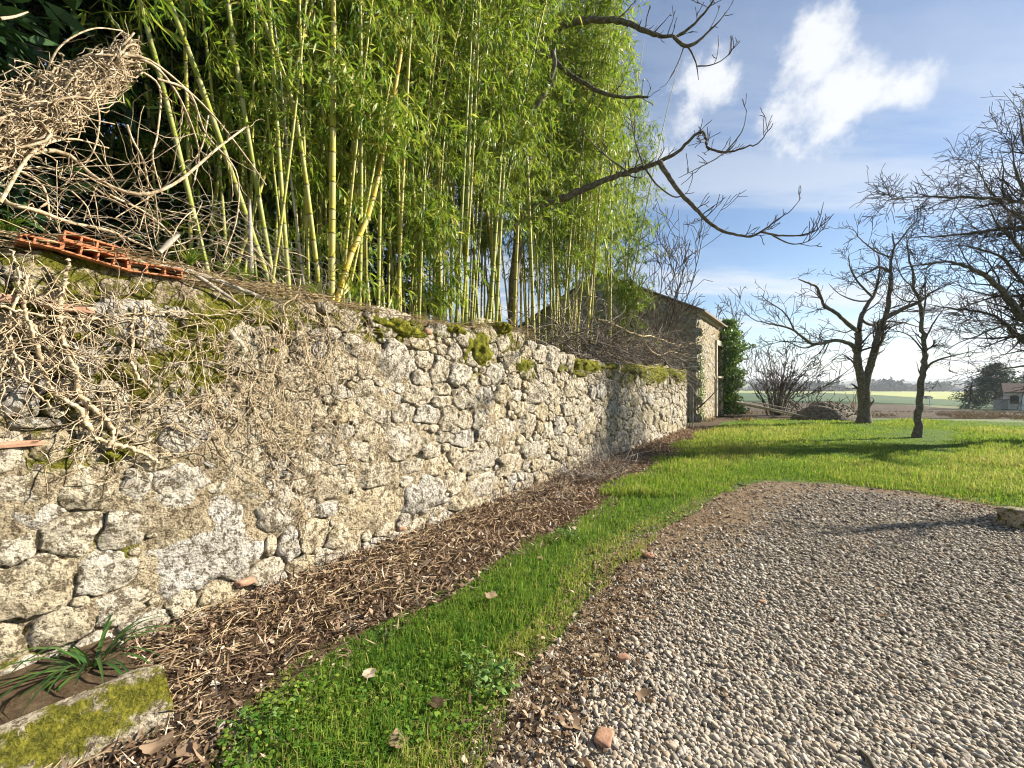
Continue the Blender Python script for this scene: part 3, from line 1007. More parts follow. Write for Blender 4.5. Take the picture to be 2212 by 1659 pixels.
FOL = []
for k in range(7):
    (V, F, C), (BV, BF) = foliage_geo([9.5, 10.5, 8.5, 10, 9, 11, 9.5][k], [3.2, 2.8, 2.5, 3.6, 3.9, 3.0, 2.4][k], 200 + k, 1.15)
    FOL.append((mesh('bamboo_foliage', V, F, MT['bamboo_leaf'], False, C), mesh('bamboo_branches', BV, BF, MT['culm'], True, np.zeros((len(BV), 3)))))
FOLS = []                                                  # sparse young foliage for the open canes on the left
for k in range(3):
    (V, F, C), (BV, BF) = foliage_geo(9.0, [1.0, 1.6, .6][k], 300 + k, .42, .95)
    FOLS.append((mesh('bamboo_foliage', V, F, MT['bamboo_leaf'], False, C), mesh('bamboo_branches', BV, BF, MT['culm'], True, np.zeros((len(BV), 3)))))

CULMS = []
for k in range(8):
    r = np.random.default_rng(400 + k)
    H = 9.5 + r.uniform(-1, 1.5)
    bend = r.normal(0, .25, 2)
    pts = [np.array([bend[0] * (z / H) ** 2 * 1.5, bend[1] * (z / H) ** 2 * 1.5, z]) for z in np.linspace(-.1, H, 7)]
    V, F, c = culm_geo(pts, 1.0 * [.022, .026, .030, .034, .020, .028, .024, .031][k], seed=k, sides=7)
    CULMS.append(mesh('bamboo_culm', V, F, MT['culm'], True, c))


def bamboo_things(base, label, group, culm_me, fol, tilt=(0, 0), rz=0.0, sc=1.0):
    t = thing('bamboo', label, 'bamboo', tuple(base), group)
    t.rotation_euler = (tilt[0], tilt[1], rz)
    t.scale = (sc, sc, sc)
    link(bpy.data.objects.new('culm', culm_me), t)
    if fol is not None:
        o = link(bpy.data.objects.new('foliage', fol[0]), t); o['kind'] = 'stuff'
        o.rotation_euler.z = 0
        o2 = link(bpy.data.objects.new('side_branches', fol[1]), t); o2['kind'] = 'stuff'
    return t


rb = np.random.default_rng(55)
# the canes that can be told apart in front: (label, [(x,y) traced], px width, depth behind the wall face, material, foliage)
FRONT = [
    ('upright yellow-green bamboo cane leaning over the dead ivy tangle', [(427, 500), (355, 201), (301, 0)], 12, -.9, 'culm', 1),
    ('thick leaning bamboo cane rising out of the bare vine twigs', [(550, 520), (445, 215), (405, 104), (366, 0)], 13, -.75, 'culm', 1),
    ('leaning bamboo cane beside the broken grey stake', [(582, 560), (520, 197), (492, 0)], 11, -.8, 'culm', 1),
    ('dead grey bamboo cane standing among the green ones', [(655, 600), (621, 323), (596, 72)], 7, -.9, 'culm_grey', None),
    ('tall bamboo cane with reddish upper joints leaning away from the thick upright cane', [(690, 620), (639, 251), (566, 30)], 11, -.7, 'culm', 1),
    ('thickest straight upright yellow-green bamboo cane at the wall top', [(716, 650), (719, 287), (721, 0)], 16, -.62, 'culm', 2),
    ('bright yellow bamboo cane bending sideways from its foot', [(728, 650), (760, 545), (800, 450), (840, 270), (885, 0)], 14, -.60, 'culm_yellow', 2),
    ('slim bamboo cane crossing behind the bent yellow cane', [(795, 640), (757, 251), (735, 120)], 9, -.95, 'culm', 1),
    ('straight bamboo cane just past the bent yellow cane', [(817, 660), (823, 323), (824, 150)], 9, -.8, 'culm', 2),
    ('second straight bamboo cane past the bent yellow cane', [(864, 670), (860, 323), (853, 100)], 8, -.9, 'culm', 0),
    ('pair-forming slender bamboo cane by the fresh leafy spray', [(940, 680), (957, 323), (990, 60)], 6, -1.1, 'culm', 0),
    ('bamboo cane crossing in front of the walnut trunk', [(1058, 690), (1086, 287), (1095, 120)], 8, -.9, 'culm', 0),
    ('bamboo cane running beside the one that crosses the walnut trunk', [(1072, 690), (1089, 359), (1106, 190)], 8, -.85, 'culm', 0),
    ('shaded bamboo cane under the bare walnut limb', [(1215, 720), (1241, 395), (1250, 250)], 6, -1.1, 'culm', 0),
    ('dark bamboo cane near the end of the grove under the walnut limb', [(1268, 720), (1298, 395), (1312, 200)], 6.5, -1.0, 'culm', 0),
    ('last bamboo cane of the grove next to the barn gable', [(1318, 720), (1323, 395), (1335, 200)], 5.5, -1.3, 'culm', 0),
]
for label, tr, wpx, n_, mt, fol in FRONT:
    P = [FW(x, y, n_ - .10 * k) for k, (x, y) in enumerate(tr)]
    base = P[0].copy(); s_b = float((base[:2] - A0) @ WD)
    P[0] = P[0] + np.array([0, 0, 0])
    gh = BANK_H(s_b)
    dirn = P[1] - P[0]
    foot = P[0] - dirn / max(dirn[2], .2) * (P[0][2] - gh + .12)
    up = unit(P[-1] - P[-2])
    ext = []
    q = P[-1]; d = up.copy()
    for k in range(4):
        d = unit(d + np.array([rb.normal(0, .03), rb.normal(0, .03), .02])); q = q + d * 1.2; ext.append(q)
    rad = wpx / 2 / FPX * P[0][1]
    pts = [foot] + P + (ext if fol is not None else ext[:1])
    V, F, c = culm_geo(np.array(pts) - foot, rad, seed=int(tr[0][0]))
    t = thing('bamboo', label, 'bamboo', tuple(foot), 'bamboo canes growing behind the wall')
    me = mesh('bamboo_culm', V, F, MT[mt], True, c)
    link(bpy.data.objects.new('culm', me), t)
    if fol is not None:
        axis = Vector(pts[-1] - foot).normalized()
        q = Vector((0, 0, 1)).rotation_difference(axis)
        f = FOLS[fol if fol < 3 else 0] if fol in (1, 2) else FOL[int(rb.integers(7))]
        for nm, m in (('foliage', f[0]), ('side_branches', f[1])):
            o = link(bpy.data.objects.new(nm, m), t); o['kind'] = 'stuff'
            o.rotation_mode = 'QUATERNION'; o.rotation_quaternion = q

# the grove behind: look-alikes
GL = 'slender leafy bamboo cane in the dense grove behind the stone wall'
spots = []
tries = 0
while len(spots) < 132 and tries < 9000:
    tries += 1
    s_ = rb.uniform(.4, 13.0); n_ = -rb.uniform(.75, 5.2)
    if s_ > 10.6 and n_ > -1.4: continue
    if 3 < s_ < 8 and n_ > -1.3 and rb.random() < .4: continue
    if s_ < 2.0 and n_ > -2.2 and rb.random() < .85: continue
    if s_ > 8 and n_ < -4.0: continue
    if s_ < 1.4 and n_ > -3: continue
    p = A0 + s_ * WD + n_ * WN
    if any(np.hypot(*(p - q[:2])) < .26 for q in spots): continue
    spots.append(np.array([p[0], p[1], BANK_H(s_) - .08, s_, n_]))
for k, p in enumerate(spots):
    lean = rb.normal(0, .045, 2)
    if p[3] > 7.5: lean = lean + np.array([0.0, .05 + .05 * rb.random()])     # the grove's end leans out to the light
    fm = FOL[k % 7]
    if p[3] < 2.6: fm = FOLS[k % 3]
    thick = k % 8 in (2, 3, 5, 7)
    zone = 'behind the thick upright cane' if p[3] < 3.6 else ('around the walnut trunk' if p[3] < 8.2 else 'at the grove end near the barn')
    GL = ('stout' if thick else 'slender') + ' leafy bamboo cane in the grove ' + zone
    bamboo_things(p[:3], GL, 'bamboo canes growing behind the wall', CULMS[k % 8], fm, (lean[0], lean[1]), rb.uniform(0, 6.28), rb.uniform(.95, 1.28) if p[3] > 3 else rb.uniform(.85, 1.05))
for k in range(30):
    s_, n_ = rb.uniform(.3, 4.2), -rb.uniform(.65, 1.9)
    b = A0 + s_ * WD + n_ * WN
    lean = rb.normal(0, .07, 2)
    bamboo_things((b[0], b[1], BANK_H(s_) - .08), ('thin bare bamboo cane crowded between the thick ones above the wall' if k % 3 else 'thin sparsely leaved bamboo cane crowded between the thick ones above the wall'), 'bamboo canes growing behind the wall', CULMS[(0, 4, 6, 1)[k % 4]], FOLS[k % 3] if k % 3 == 0 else None, (lean[0], lean[1]), rb.uniform(0, 6.28), rb.uniform(.6, .95))
# low leafy shoots (fresh sprays hanging low in front of the canes)
(V, F, C), (BV, BF) = foliage_geo(2.4, .25, 350, 1.3, .7)
LOWF = (mesh('shoot_foliage', V, F, MT['bamboo_leaf'], False, C), mesh('shoot_branches', BV, BF, MT['culm'], True, np.zeros((len(BV), 3))))
cv, cf, cc = culm_geo([np.array([0.02 * z, 0, z]) for z in np.linspace(-.1, 2.5, 5)], .008, seed=3, sides=6)
LOWC = mesh('shoot_culm', cv, cf, MT['culm'], True, cc)
for (x, n_, sc, lb) in [(985, -.75, 1.0, 'short leafy bamboo shoot by the moss cushions on the wall top'), (905, -1.0, 1.1, 'short leafy bamboo shoot past the bent yellow cane'), (1370, -1.2, 1.3, 'short leafy bamboo shoot beside the barn gable'),
                        (1335, -1.6, 1.5, 'taller leafy bamboo shoot at the end of the grove')]:
    s_ = wall_s(x, n_); b = A0 + s_ * WD + n_ * WN
    bamboo_things((b[0], b[1], BANK_H(s_) - .06), lb, 'bamboo canes growing behind the wall', LOWC, LOWF, (.05, .12), x * .1, sc)

# ------------------------------------------------------------------ dark evergreens behind the grove
def evergreen_geo(H, R, seed, nleaf=16000, lsz=(.10, .24), width=.22, conic=.5, droop=.4):
    r = np.random.default_rng(seed)
    LP, LD = [], []
    nb = 150
    BP, BR = [], []
    for k in range(nb):
        z = H * (.06 + .92 * (k + r.random()) / nb)
        rad = R * (1 - (z / H) ** (1.2 + conic)) * r.uniform(.65, 1.1) + .15
        az = k * 2.4 + r.normal(0, .4)
        d = np.array([math.cos(az), math.sin(az), r.uniform(-.1, .35)])
        pts = np.array([[0, 0, z]] + [np.array([0, 0, z]) + d * rad * q + np.array([0, 0, -droop * rad * .25 * q * q]) for q in (.25, .5, .75, 1)])
        BP.append(resample(pts, 5)); BR.append(np.linspace(.03, .006, 5))
        m = max(8, int(nleaf / nb * (rad / R + .3)))
        q = r.uniform(.2, 1, m) ** .7
        base = np.stack([np.interp(q, np.linspace(0, 1, 5), pts[:, i]) for i in range(3)], -1)
        LP.append(base + r.normal(0, .16 * R / 2.4, (m, 3)) * np.array([1, 1, .7]))
        LD.append(unit(d + r.normal(0, .7, (m, 3)) + np.array([0, 0, -droop])))
    P, D = np.vstack(LP), np.vstack(LD)
    L = r.uniform(*lsz, len(P))
    V, F = leaves(P, D, r.normal(0, .6, P.shape) + np.array([0, 0, 1]), L, L * width, .15, .1)
    C = np.repeat(np.clip(r.normal(.5, .25, len(P)), 0, 1), 6)[:, None] * np.ones(3)
    BP.append(resample(np.array([[0, 0, -.3], [0, 0, H * .5], [0, 0, H]]), 5)); BR.append(np.linspace(.16, .02, 5))
    BV, BF = tubes(np.array(BP), np.array(BR), 5)
    return mesh('evergreen_crown', V, F, MT['evergreen'], False, C), mesh('evergreen_trunk', BV, BF, MT['bark'], True)


EV = [evergreen_geo(12, 3.2, 501, 26000, (.14, .32), .26), evergreen_geo(13.5, 3.6, 502, 28000, (.14, .32), .26)]
for k, (s_, n_, sc, rz, lb) in enumerate([
        (-2.2, -3.6, .95, 0, 'dark feathery evergreen behind the tangle of dead ivy'),
        (-.2, -6.2, 1.1, 1.0, 'dark evergreen in shade behind the open bamboo canes'),
        (2.3, -7.4, 1.1, 2.2, 'dark evergreen hidden deep behind the thick upright bamboo cane'),
        (4.8, -8.2, 1.05, 4.0, 'dark evergreen behind the middle of the bamboo grove'),
        (-5.0, -5.2, 1.1, 3.6, 'dark evergreen standing past the end of the ivy heap'),
        (1.2, -9.8, 1.25, 1.6, 'tallest dark evergreen at the back of the bank'),
        (-3.0, -8.5, 1.2, 3.0, 'tall dark evergreen standing farthest back behind the dead ivy'),
        (7.2, -8.6, .8, 5.0, 'smaller dark evergreen behind the leafy end of the bamboo grove')]):
    b = A0 + s_ * WD + n_ * WN
    t = thing('evergreen_tree', lb, 'tree', (b[0], b[1], 2.0), 'dark evergreens behind the bamboo')
    cr, tr = EV[k % 2]
    o = link(bpy.data.objects.new('crown', cr), t); o['kind'] = 'stuff'
    link(bpy.data.objects.new('trunk', tr), t)
    t.scale = (sc,) * 3; t.rotation_euler.z = rz

# ------------------------------------------------------------------ bare trees
def spawn(P, R, r, dens, Lr, ang=(.5, 1.1), up=.25, wander=.16, rs=.45, start=.15, K=6, flat=None):
    """side shoots along polyline P (K,3) with radii R"""
    out = []
    seg = np.linalg.norm(np.diff(P, axis=0), axis=1); L = np.concatenate([[0], np.cumsum(seg)])
    n = r.poisson(dens * L[-1] * (1 - start))
    for _ in range(n):
        f = start + (1 - start) * r.random()
        l = f * L[-1]
        p = np.array([np.interp(l, L, P[:, i]) for i in range(3)])
        i = min(np.searchsorted(L, l), len(P) - 1); i = max(i, 1)
        t = unit(P[i] - P[i - 1])
        rd = r.normal(size=3); rd -= t * (rd @ t); rd = unit(rd)
        a = r.uniform(*ang)
        d = t * math.cos(a) + rd * math.sin(a)
        d[2] += up; d = unit(d)
        le = r.uniform(*Lr) * (1 - .45 * f)
        r0 = np.interp(l, L, R) * rs
        pts = [p]
        for k in range(K - 1):
            d = unit(d + r.normal(0, wander, 3) + np.array([0, 0, up * .3]))
            p = p + d * le / (K - 1); pts.append(p)
        out.append((np.array(pts), np.linspace(max(r0, .0022), max(r0 * .3, .0015), K)))
    return out


def bare_tree(name, label, cat, base, limbs, levels, seed, trunk_n=1, group=None, mat='bark', tmat='twig', min_r=0.0):
    """limbs: list of (pts3d, [r...]); the first trunk_n are the trunk"""
    r = np.random.default_rng(seed)
    t = thing(name, label, cat, tuple(base), group)
    cur = []
    for k, (p, rad) in enumerate(limbs):
        P = smooth_line(np.array(p), max(8, 4 * len(p)))
        P[1:-1] += r.normal(0, .006, P[1:-1].shape) * (np.linalg.norm(P[-1] - P[0]) * .35)
        Rr = np.interp(np.linspace(0, 1, len(P)), np.linspace(0, 1, len(rad)), rad)
        V, F = tubes(P[None], (Rr * (1 + .06 * fbm(P * 3, seed + k, 2, 9, 6)))[None], 9 if Rr[0] > .04 else 6)
        obj('trunk' if k < trunk_n else 'limb', V, F, MT[mat], t)
        cur.append((P, Rr))
    tw = []
    for lv in levels:
        nxt = []
        for P, Rr in cur: nxt += spawn(P, Rr, r, **lv)
        tw += nxt; cur = nxt
    if tw:
        V, F = tubes(np.array([a for a, b in tw]), np.maximum(np.array([b for a, b in tw]), min_r), 3)
        obj('twigs', V, F, MT[tmat], t, kind='stuff')
    return t


def FPs(tr, d0, d1=None):
    d1 = d0 if d1 is None else d1
    n = len(tr)
    return [FP(x, y, d0 + (d1 - d0) * k / max(1, n - 1)) for k, (x, y) in enumerate(tr)]


# walnut reaching out of the grove over the wall
wt = A0 + 6.6 * WD - 2.0 * WN
wd = wt[1]
wb = np.array([wt[0], wt[1], 1.95])
limbs = [
    ([wb + [0, 0, -.2], FP(1112, 600, wd), FP(1122, 470, wd), FP(1140, 330, wd + .1), FP(1160, 180, wd + .1), FP(1172, 40, wd), FP(1178, -120, wd), FP(1190, -260, wd)], [.12, .11, .10, .095, .09, .08, .06]),
    (FPs([(1120, 470), (1162, 445), (1230, 423), (1302, 391), (1355, 373), (1391, 362), (1427, 348), (1463, 330), (1485, 306), (1509, 287), (1522, 289), (1524, 305), (1533, 321), (1566, 330), (1609, 319), (1635, 312), (1656, 287), (1670, 266)], wd, 7.0), [.10, .085, .075, .066, .055, .045, .035, .026, .02, .014, .006]),
    (FPs([(1566, 330), (1591, 301), (1606, 276), (1613, 237)], 7.25, 7.1), [.014, .009, .004]),
    (FPs([(1566, 330), (1538, 348), (1502, 366), (1466, 384)], 7.25, 7.0), [.012, .009, .004]),
    (FPs([(1424, 350), (1445, 384), (1473, 420), (1498, 445), (1527, 477), (1552, 495), (1581, 504), (1617, 511), (1642, 502), (1663, 488), (1685, 470), (1706, 456), (1724, 438), (1731, 425)], 7.5, 6.7), [.045, .042, .038, .034, .03, .026, .02, .014, .008, .004]),
    (FPs([(1645, 501), (1678, 508), (1713, 509), (1746, 506), (1767, 481), (1780, 436)], 6.85, 6.6), [.018, .014, .010, .004]),
    (FPs([(1668, 508), (1699, 524), (1724, 527), (1753, 517), (1785, 488)], 6.8, 6.5), [.013, .010, .007, .003]),
    (FPs([(1395, 366), (1420, 400), (1455, 425), (1475, 422)], 7.5, 7.4), [.02, .015, .01]),
    (FPs([(1355, 370), (1320, 345), (1290, 320), (1262, 290)], 7.6, 7.4), [.02, .012, .005]),
    (FPs([(1391, 360), (1380, 330), (1365, 270), (1360, 215)], 7.5, 7.4), [.014, .009, .004]),
    (FPs([(1168, 90), (1230, 50), (1302, 42), (1355, 50), (1391, 66), (1427, 77), (1463, 77), (1492, 61), (1521, 29), (1538, 5), (1560, -40)], wd, 7.1), [.08, .07, .062, .055, .045, .03, .02, .01]),
    (FPs([(1456, 80), (1478, 99), (1503, 93), (1527, 72), (1556, 43), (1579, 11)], 7.35, 7.1), [.03, .028, .02, .012, .004]),
    (FPs([(1484, 98), (1495, 115), (1505, 143), (1509, 172)], 7.3, 7.1), [.018, .012, .005]),
    (FPs([(1505, 143), (1538, 140), (1570, 122), (1593, 90)], 7.2, 7.0), [.012, .008, .004]),
    (FPs([(1478, 100), (1465, 135), (1440, 180), (1425, 190)], 7.3, 7.2), [.012, .008, .004]),
    (FPs([(1150, 240), (1176, 201), (1198, 143), (1193, 110)], 7.7, 7.5), [.05, .045, .04]),
    (FPs([(1165, 110), (1240, 165), (1310, 205), (1400, 210)], wd, 7.8), [.06, .05, .04, .02]),
]
bare_tree('walnut_tree', 'bare grey walnut tree reaching its crooked limbs out of the bamboo', 'tree', wb, limbs,
          [dict(dens=7.0, Lr=(.2, .6), ang=(.5, 1.0), up=.35, rs=.38, start=.35), dict(dens=5.5, Lr=(.1, .3), up=.3, rs=.7)], 71, 1, min_r=.0062)

# forked tree on the lawn
d1 = 17.4
b1 = FG(1866, 914)
limbs = [
    (FPs([(1866, 918), (1867, 890), (1867, 865), (1865, 838)], d1), [.30, .235, .215, .21]),
    (FPs([(1866, 842), (1860, 815), (1852, 780), (1854, 745), (1855, 713)], d1), [.17, .14, .125, .115]),
    (FPs([(1866, 842), (1873, 812), (1881, 787), (1889, 760), (1896, 728), (1908, 698), (1917, 668), (1922, 623), (1924, 588), (1926, 558), (1931, 534), (1927, 504)], d1, d1 - .6), [.17, .15, .135, .125, .115, .10, .085, .07, .06, .05, .035, .02]),
    (FPs([(1855, 715), (1845, 710), (1827, 695), (1803, 674), (1782, 662), (1773, 641), (1764, 620), (1749, 613), (1725, 603)], d1, d1 - 1), [.085, .08, .07, .065, .055, .045, .035, .02]),
    (FPs([(1855, 713), (1861, 683), (1875, 656), (1887, 638), (1895, 614), (1900, 582), (1895, 540)], d1, d1 + .6), [.10, .085, .07, .06, .045, .03, .012]),
    (FPs([(1884, 641), (1863, 620), (1848, 600), (1836, 576), (1833, 552)], d1, d1 - .5), [.045, .04, .03, .015]),
    (FPs([(1851, 762), (1836, 743), (1812, 736), (1791, 737), (1767, 743), (1749, 740), (1734, 728), (1713, 713), (1686, 704), (1656, 698), (1626, 689), (1602, 671)], d1, d1 - 1.6), [.09, .08, .072, .065, .058, .05, .04, .032, .024, .015, .007]),
    (FPs([(1734, 728), (1716, 713), (1704, 689), (1686, 668), (1662, 653), (1644, 638)], d1 - .9, d1 - .4), [.04, .03, .022, .012]),
    (FPs([(1767, 743), (1735, 752), (1700, 738), (1670, 742), (1640, 752)], d1 - .6, d1 + .4), [.035, .025, .015, .006]),
    (FPs([(1910, 689), (1931, 677), (1961, 662), (1985, 653), (2012, 632), (2042, 617), (2072, 605)], d1 - .2, d1 - 1.2), [.09, .08, .065, .05, .035, .02, .01]),
    (FPs([(1931, 534), (1949, 513), (1970, 486), (1997, 471)], d1 - .6, d1 - .9), [.035, .03, .02, .008]),
    (FPs([(1922, 588), (1901, 577), (1875, 588), (1851, 600), (1833, 618)], d1 - .3, d1 + .5), [.05, .04, .028, .01]),
    (FPs([(1926, 556), (1895, 545), (1862, 520), (1845, 498), (1825, 490)], d1 - .4, d1 - .8), [.035, .028, .02, .008]),
    (FPs([(1862, 690), (1880, 702), (1905, 694), (1950, 697), (1990, 708)], d1, d1 + .6), [.05, .045, .03, .012]),
    (FPs([(1880, 650), (1850, 650), (1815, 636), (1790, 612)], d1, d1 + .8), [.035, .028, .018, .006]),
    (FPs([(1845, 710), (1825, 718), (1795, 712), (1770, 722)], d1, d1 + .7), [.03, .02, .008]),
]
bare_tree('forked_tree', 'bare twin-stemmed tree on the lawn beside the gravel heap', 'tree', b1, limbs,
          [dict(dens=4.0, Lr=(.5, 1.6), ang=(.4, 1.0), up=.12, rs=.42, start=.18), dict(dens=3.6, Lr=(.25, .8), up=.08, rs=.65), dict(dens=4.2, Lr=(.15, .5), up=-.02, rs=.8)], 72, 3, min_r=.0088)

# thin single tree
d2 = 12.7
b2 = FG(1982, 945)
limbs = [
    (FPs([(1982, 949), (1983, 920), (1985, 890), (1988, 850), (1991, 814), (1996, 783), (1997, 755), (1993, 710), (1990, 675), (1987, 655), (1976, 623), (1972, 588), (1962, 545), (1958, 505)], d2), [.14, .10, .09, .083, .076, .068, .06, .055, .05, .043, .036, .028, .018, .008]),
    (FPs([(1996, 806), (2009, 787), (2031, 776), (2053, 770), (2087, 762), (2120, 752)], d2, d2 - .5), [.04, .035, .028, .02, .012, .006]),
    (FPs([(1996, 760), (1965, 725), (1930, 715), (1890, 722)], d2, d2 + .5), [.028, .02, .012, .006]),
    (FPs([(1998, 735), (2015, 700), (2035, 672), (2062, 640)], d2, d2 - .4), [.025, .02, .012, .006]),
    (FPs([(1992, 690), (1999, 650), (1998, 600), (2010, 560)], d2, d2 + .5), [.03, .022, .015, .006]),
    (FPs([(1986, 652), (1955, 650), (1930, 632), (1912, 600)], d2, d2 - .5), [.028, .02, .012, .005]),
    (FPs([(1990, 812), (1984, 800), (1982, 788), (1978, 780)], d2, d2), [.02, .012, .005]),
    (FPs([(1997, 755), (2030, 745), (2060, 748)], d2, d2 + .4), [.016, .012, .005]),
    (FPs([(1976, 623), (1950, 600), (1935, 560), (1928, 530)], d2, d2 + .4), [.022, .016, .01, .005]),
]
bare_tree('slender_tree', 'slender bare single-stemmed tree standing alone on the lawn', 'tree', b2, limbs,
          [dict(dens=4.2, Lr=(.4, 1.2), ang=(.5, 1.1), up=.12, rs=.40, start=.25), dict(dens=4.0, Lr=(.2, .6), up=.05, rs=.65), dict(dens=4.2, Lr=(.12, .4), up=.0, rs=.8)], 73, 1, min_r=.0064)

# big tree whose trunk stands beyond the edge of the view
d3 = 12.0
b3 = FG(2370, 952)
limbs = [
    ([b3 + [0, 0, -.1], FP(2365, 880, d3), FP(2340, 780, d3), FP(2320, 700, d3), FP(2300, 560, d3), FP(2280, 420, d3), FP(2270, 280, d3), FP(2262, 160, d3)], [.34, .29, .26, .23, .18, .12, .08, .03]),
    (FPs([(2330, 740), (2270, 725), (2212, 689), (2186, 656), (2162, 626), (2126, 593), (2090, 576), (2048, 567), (2006, 570), (1961, 576), (1925, 590)], d3, d3 - 1.0), [.14, .12, .10, .09, .078, .064, .05, .036, .026, .016, .006]),
    (FPs([(2340, 790), (2270, 775), (2212, 737), (2180, 707), (2150, 683), (2114, 674), (2072, 668), (2030, 662), (2000, 656)], d3, d3 + .8), [.11, .09, .075, .062, .05, .04, .028, .018, .007]),
    (FPs([(2290, 480), (2250, 450), (2212, 438), (2156, 429), (2096, 428), (2036, 426), (1991, 425), (1946, 429), (1901, 435)], d3, d3 - .8), [.08, .065, .055, .046, .038, .028, .02, .012, .005]),
    (FPs([(2300, 540), (2255, 500), (2212, 492), (2156, 495), (2096, 504), (2036, 510), (1976, 513), (1931, 517)], d3, d3 + .5), [.08, .065, .055, .045, .034, .024, .014, .006]),
    (FPs([(2310, 640), (2250, 590), (2212, 549), (2185, 515), (2160, 490), (2130, 440)], d3, d3 - 1.2), [.08, .07, .055, .042, .026, .01]),
    (FPs([(2280, 470), (2235, 440), (2205, 400), (2190, 350), (2185, 310), (2180, 275)], d3, d3 - .6), [.06, .05, .04, .028, .016, .006]),
    (FPs([(2275, 400), (2230, 350), (2212, 310), (2205, 265), (2200, 235)], d3, d3 + .3), [.05, .04, .028, .018, .006]),
    (FPs([(2330, 720), (2265, 712), (2212, 701), (2156, 707), (2111, 725), (2066, 743), (2030, 770)], d3, d3 - .6), [.07, .05, .04, .03, .02, .012, .005]),
    (FPs([(2320, 690), (2262, 650), (2212, 615), (2170, 560), (2120, 540), (2070, 530), (2020, 545)], d3, d3 + 1.0), [.08, .06, .05, .04, .03, .018, .007]),
    (FPs([(2335, 770), (2275, 780), (2212, 790), (2150, 800), (2090, 815), (2060, 830)], d3, d3 - .5), [.06, .045, .03, .02, .012, .005]),
    (FPs([(2290, 500), (2240, 480), (2180, 455), (2140, 415), (2115, 370), (2085, 345)], d3, d3 + .6), [.06, .05, .035, .024, .014, .005]),
    (FPs([(2325, 700), (2270, 660), (2212, 640), (2150, 640), (2090, 625), (2040, 600)], d3, d3 + .4), [.06, .05, .04, .026, .016, .006]),
    (FPs([(2320, 690), (2370, 560), (2420, 450), (2470, 340)], d3, d3 + 1.2), [.12, .09, .06, .02]),
    (FPs([(2330, 740), (2400, 640), (2480, 580), (2560, 540)], d3, d3 - 1.2), [.12, .09, .06, .02]),
]
bare_tree('spreading_tree', 'bare spreading tree with long low drooping limbs full of fine twigs', 'tree', b3, limbs,
          [dict(dens=6.5, Lr=(.5, 1.8), ang=(.4, 1.0), up=.06, rs=.42, start=.12), dict(dens=6.0, Lr=(.25, .9), up=.02, rs=.65), dict(dens=4.6, Lr=(.15, .55), up=-.02, rs=.8)], 74, 1, min_r=.0062)

# neighbour of the drive whose trunk shades the gravel, just past the edge of the view
b4 = np.array([12.5, 6.55, 0])
limbs = [([b4 + [0, 0, -.1], b4 + [.04, 0, 1.2], b4 + [-.05, .05, 2.6], b4 + [.02, 0, 3.8], b4 + [.0, .05, 4.9]], [.20, .15, .13, .09, .03])]
for k in range(4):
    a = k * 2.4 + .6; h = 3.4 + k * .35
    p0 = b4 + [0, 0, h]
    limbs.append(([p0, p0 + [math.cos(a) * .25, math.sin(a) * .25, .35], p0 + [math.cos(a) * .45, math.sin(a) * .45, .8]], [.035, .025, .008]))
bare_tree('drive_tree', 'young bare tree by the drive just past the edge of the view', 'tree', b4, limbs, [dict(dens=2.0, Lr=(.15, .5), ang=(.4, 1.0), up=.15, rs=.42, start=.3)], 75, 1)


def shrub(name, label, base, n, H, spread, seed, mat='bark', tmat='twig', dens=2.2, cat='shrub', min_r=.005, lv3=True, r0=.03, dirs=None):
    r = np.random.default_rng(seed)
    limbs = []
    for k in range(n):
        a = r.uniform(0, 6.283); q = r.uniform(.1, 1) * spread
        h = H * r.uniform(.65, 1.0)
        o = np.array([math.cos(a), math.sin(a), 0])
        p = np.asarray(base) + o * r.uniform(0, .15) * spread + [0, 0, -.08]
        limbs.append(([p, p + o * q * .2 + [0, 0, h * .35], p + o * q * .6 + [0, 0, h * .7] + r.normal(0, .05, 3) * H, p + o * q + [0, 0, h]], [r0 * r.uniform(.7, 1.2), r0 * .7, r0 * .45, r0 * .15]))
    lv = [dict(dens=dens, Lr=(.15 * H, .4 * H), ang=(.3, .9), up=.2, rs=.5, start=.2), dict(dens=dens, Lr=(.06 * H, .2 * H), up=.1, rs=.6)]
    if lv3: lv.append(dict(dens=dens, Lr=(.03 * H, .1 * H), up=.05, rs=.7))
    return bare_tree(name, label, cat, base, limbs, lv, seed, 0, None, mat, tmat, min_r)


at_d = lambda x, d: np.array([(x - CX) / FPX * d, d, float(terr(d))])
shrub('bare_shrub', 'large bare many-stemmed shrub between the ivy and the gravel heap', at_d(1680, 24), 40, 4.0, 3.4, 81, dens=1.9, min_r=.014)
shrub('low_bare_shrub', 'low bare shrub sprawling behind the gravel heap', at_d(1745, 22), 16, 1.6, 2.0, 82, dens=2.4, min_r=.012)
shrub('bare_sapling', 'thin bare sapling growing between the wall and the barn gable', W(13.6, .6, -.9), 9, 6.8, 2.0, 83, dens=2.0, cat='tree', min_r=.0095, r0=.032)
shrub('twiggy_sapling', 'small twiggy bare tree showing over the barn roof', np.array([14.6, 30.5, -.5]), 8, 8.8, 2.2, 84, dens=1.6, cat='tree', min_r=.018, r0=.06)
shrub('pale_sapling', 'thin pale sapling beside the forked trunk', at_d(1842, 25), 4, 2.8, .5, 85, 'straw', 'straw', dens=1.2, cat='tree', min_r=.013, lv3=False, r0=.025)

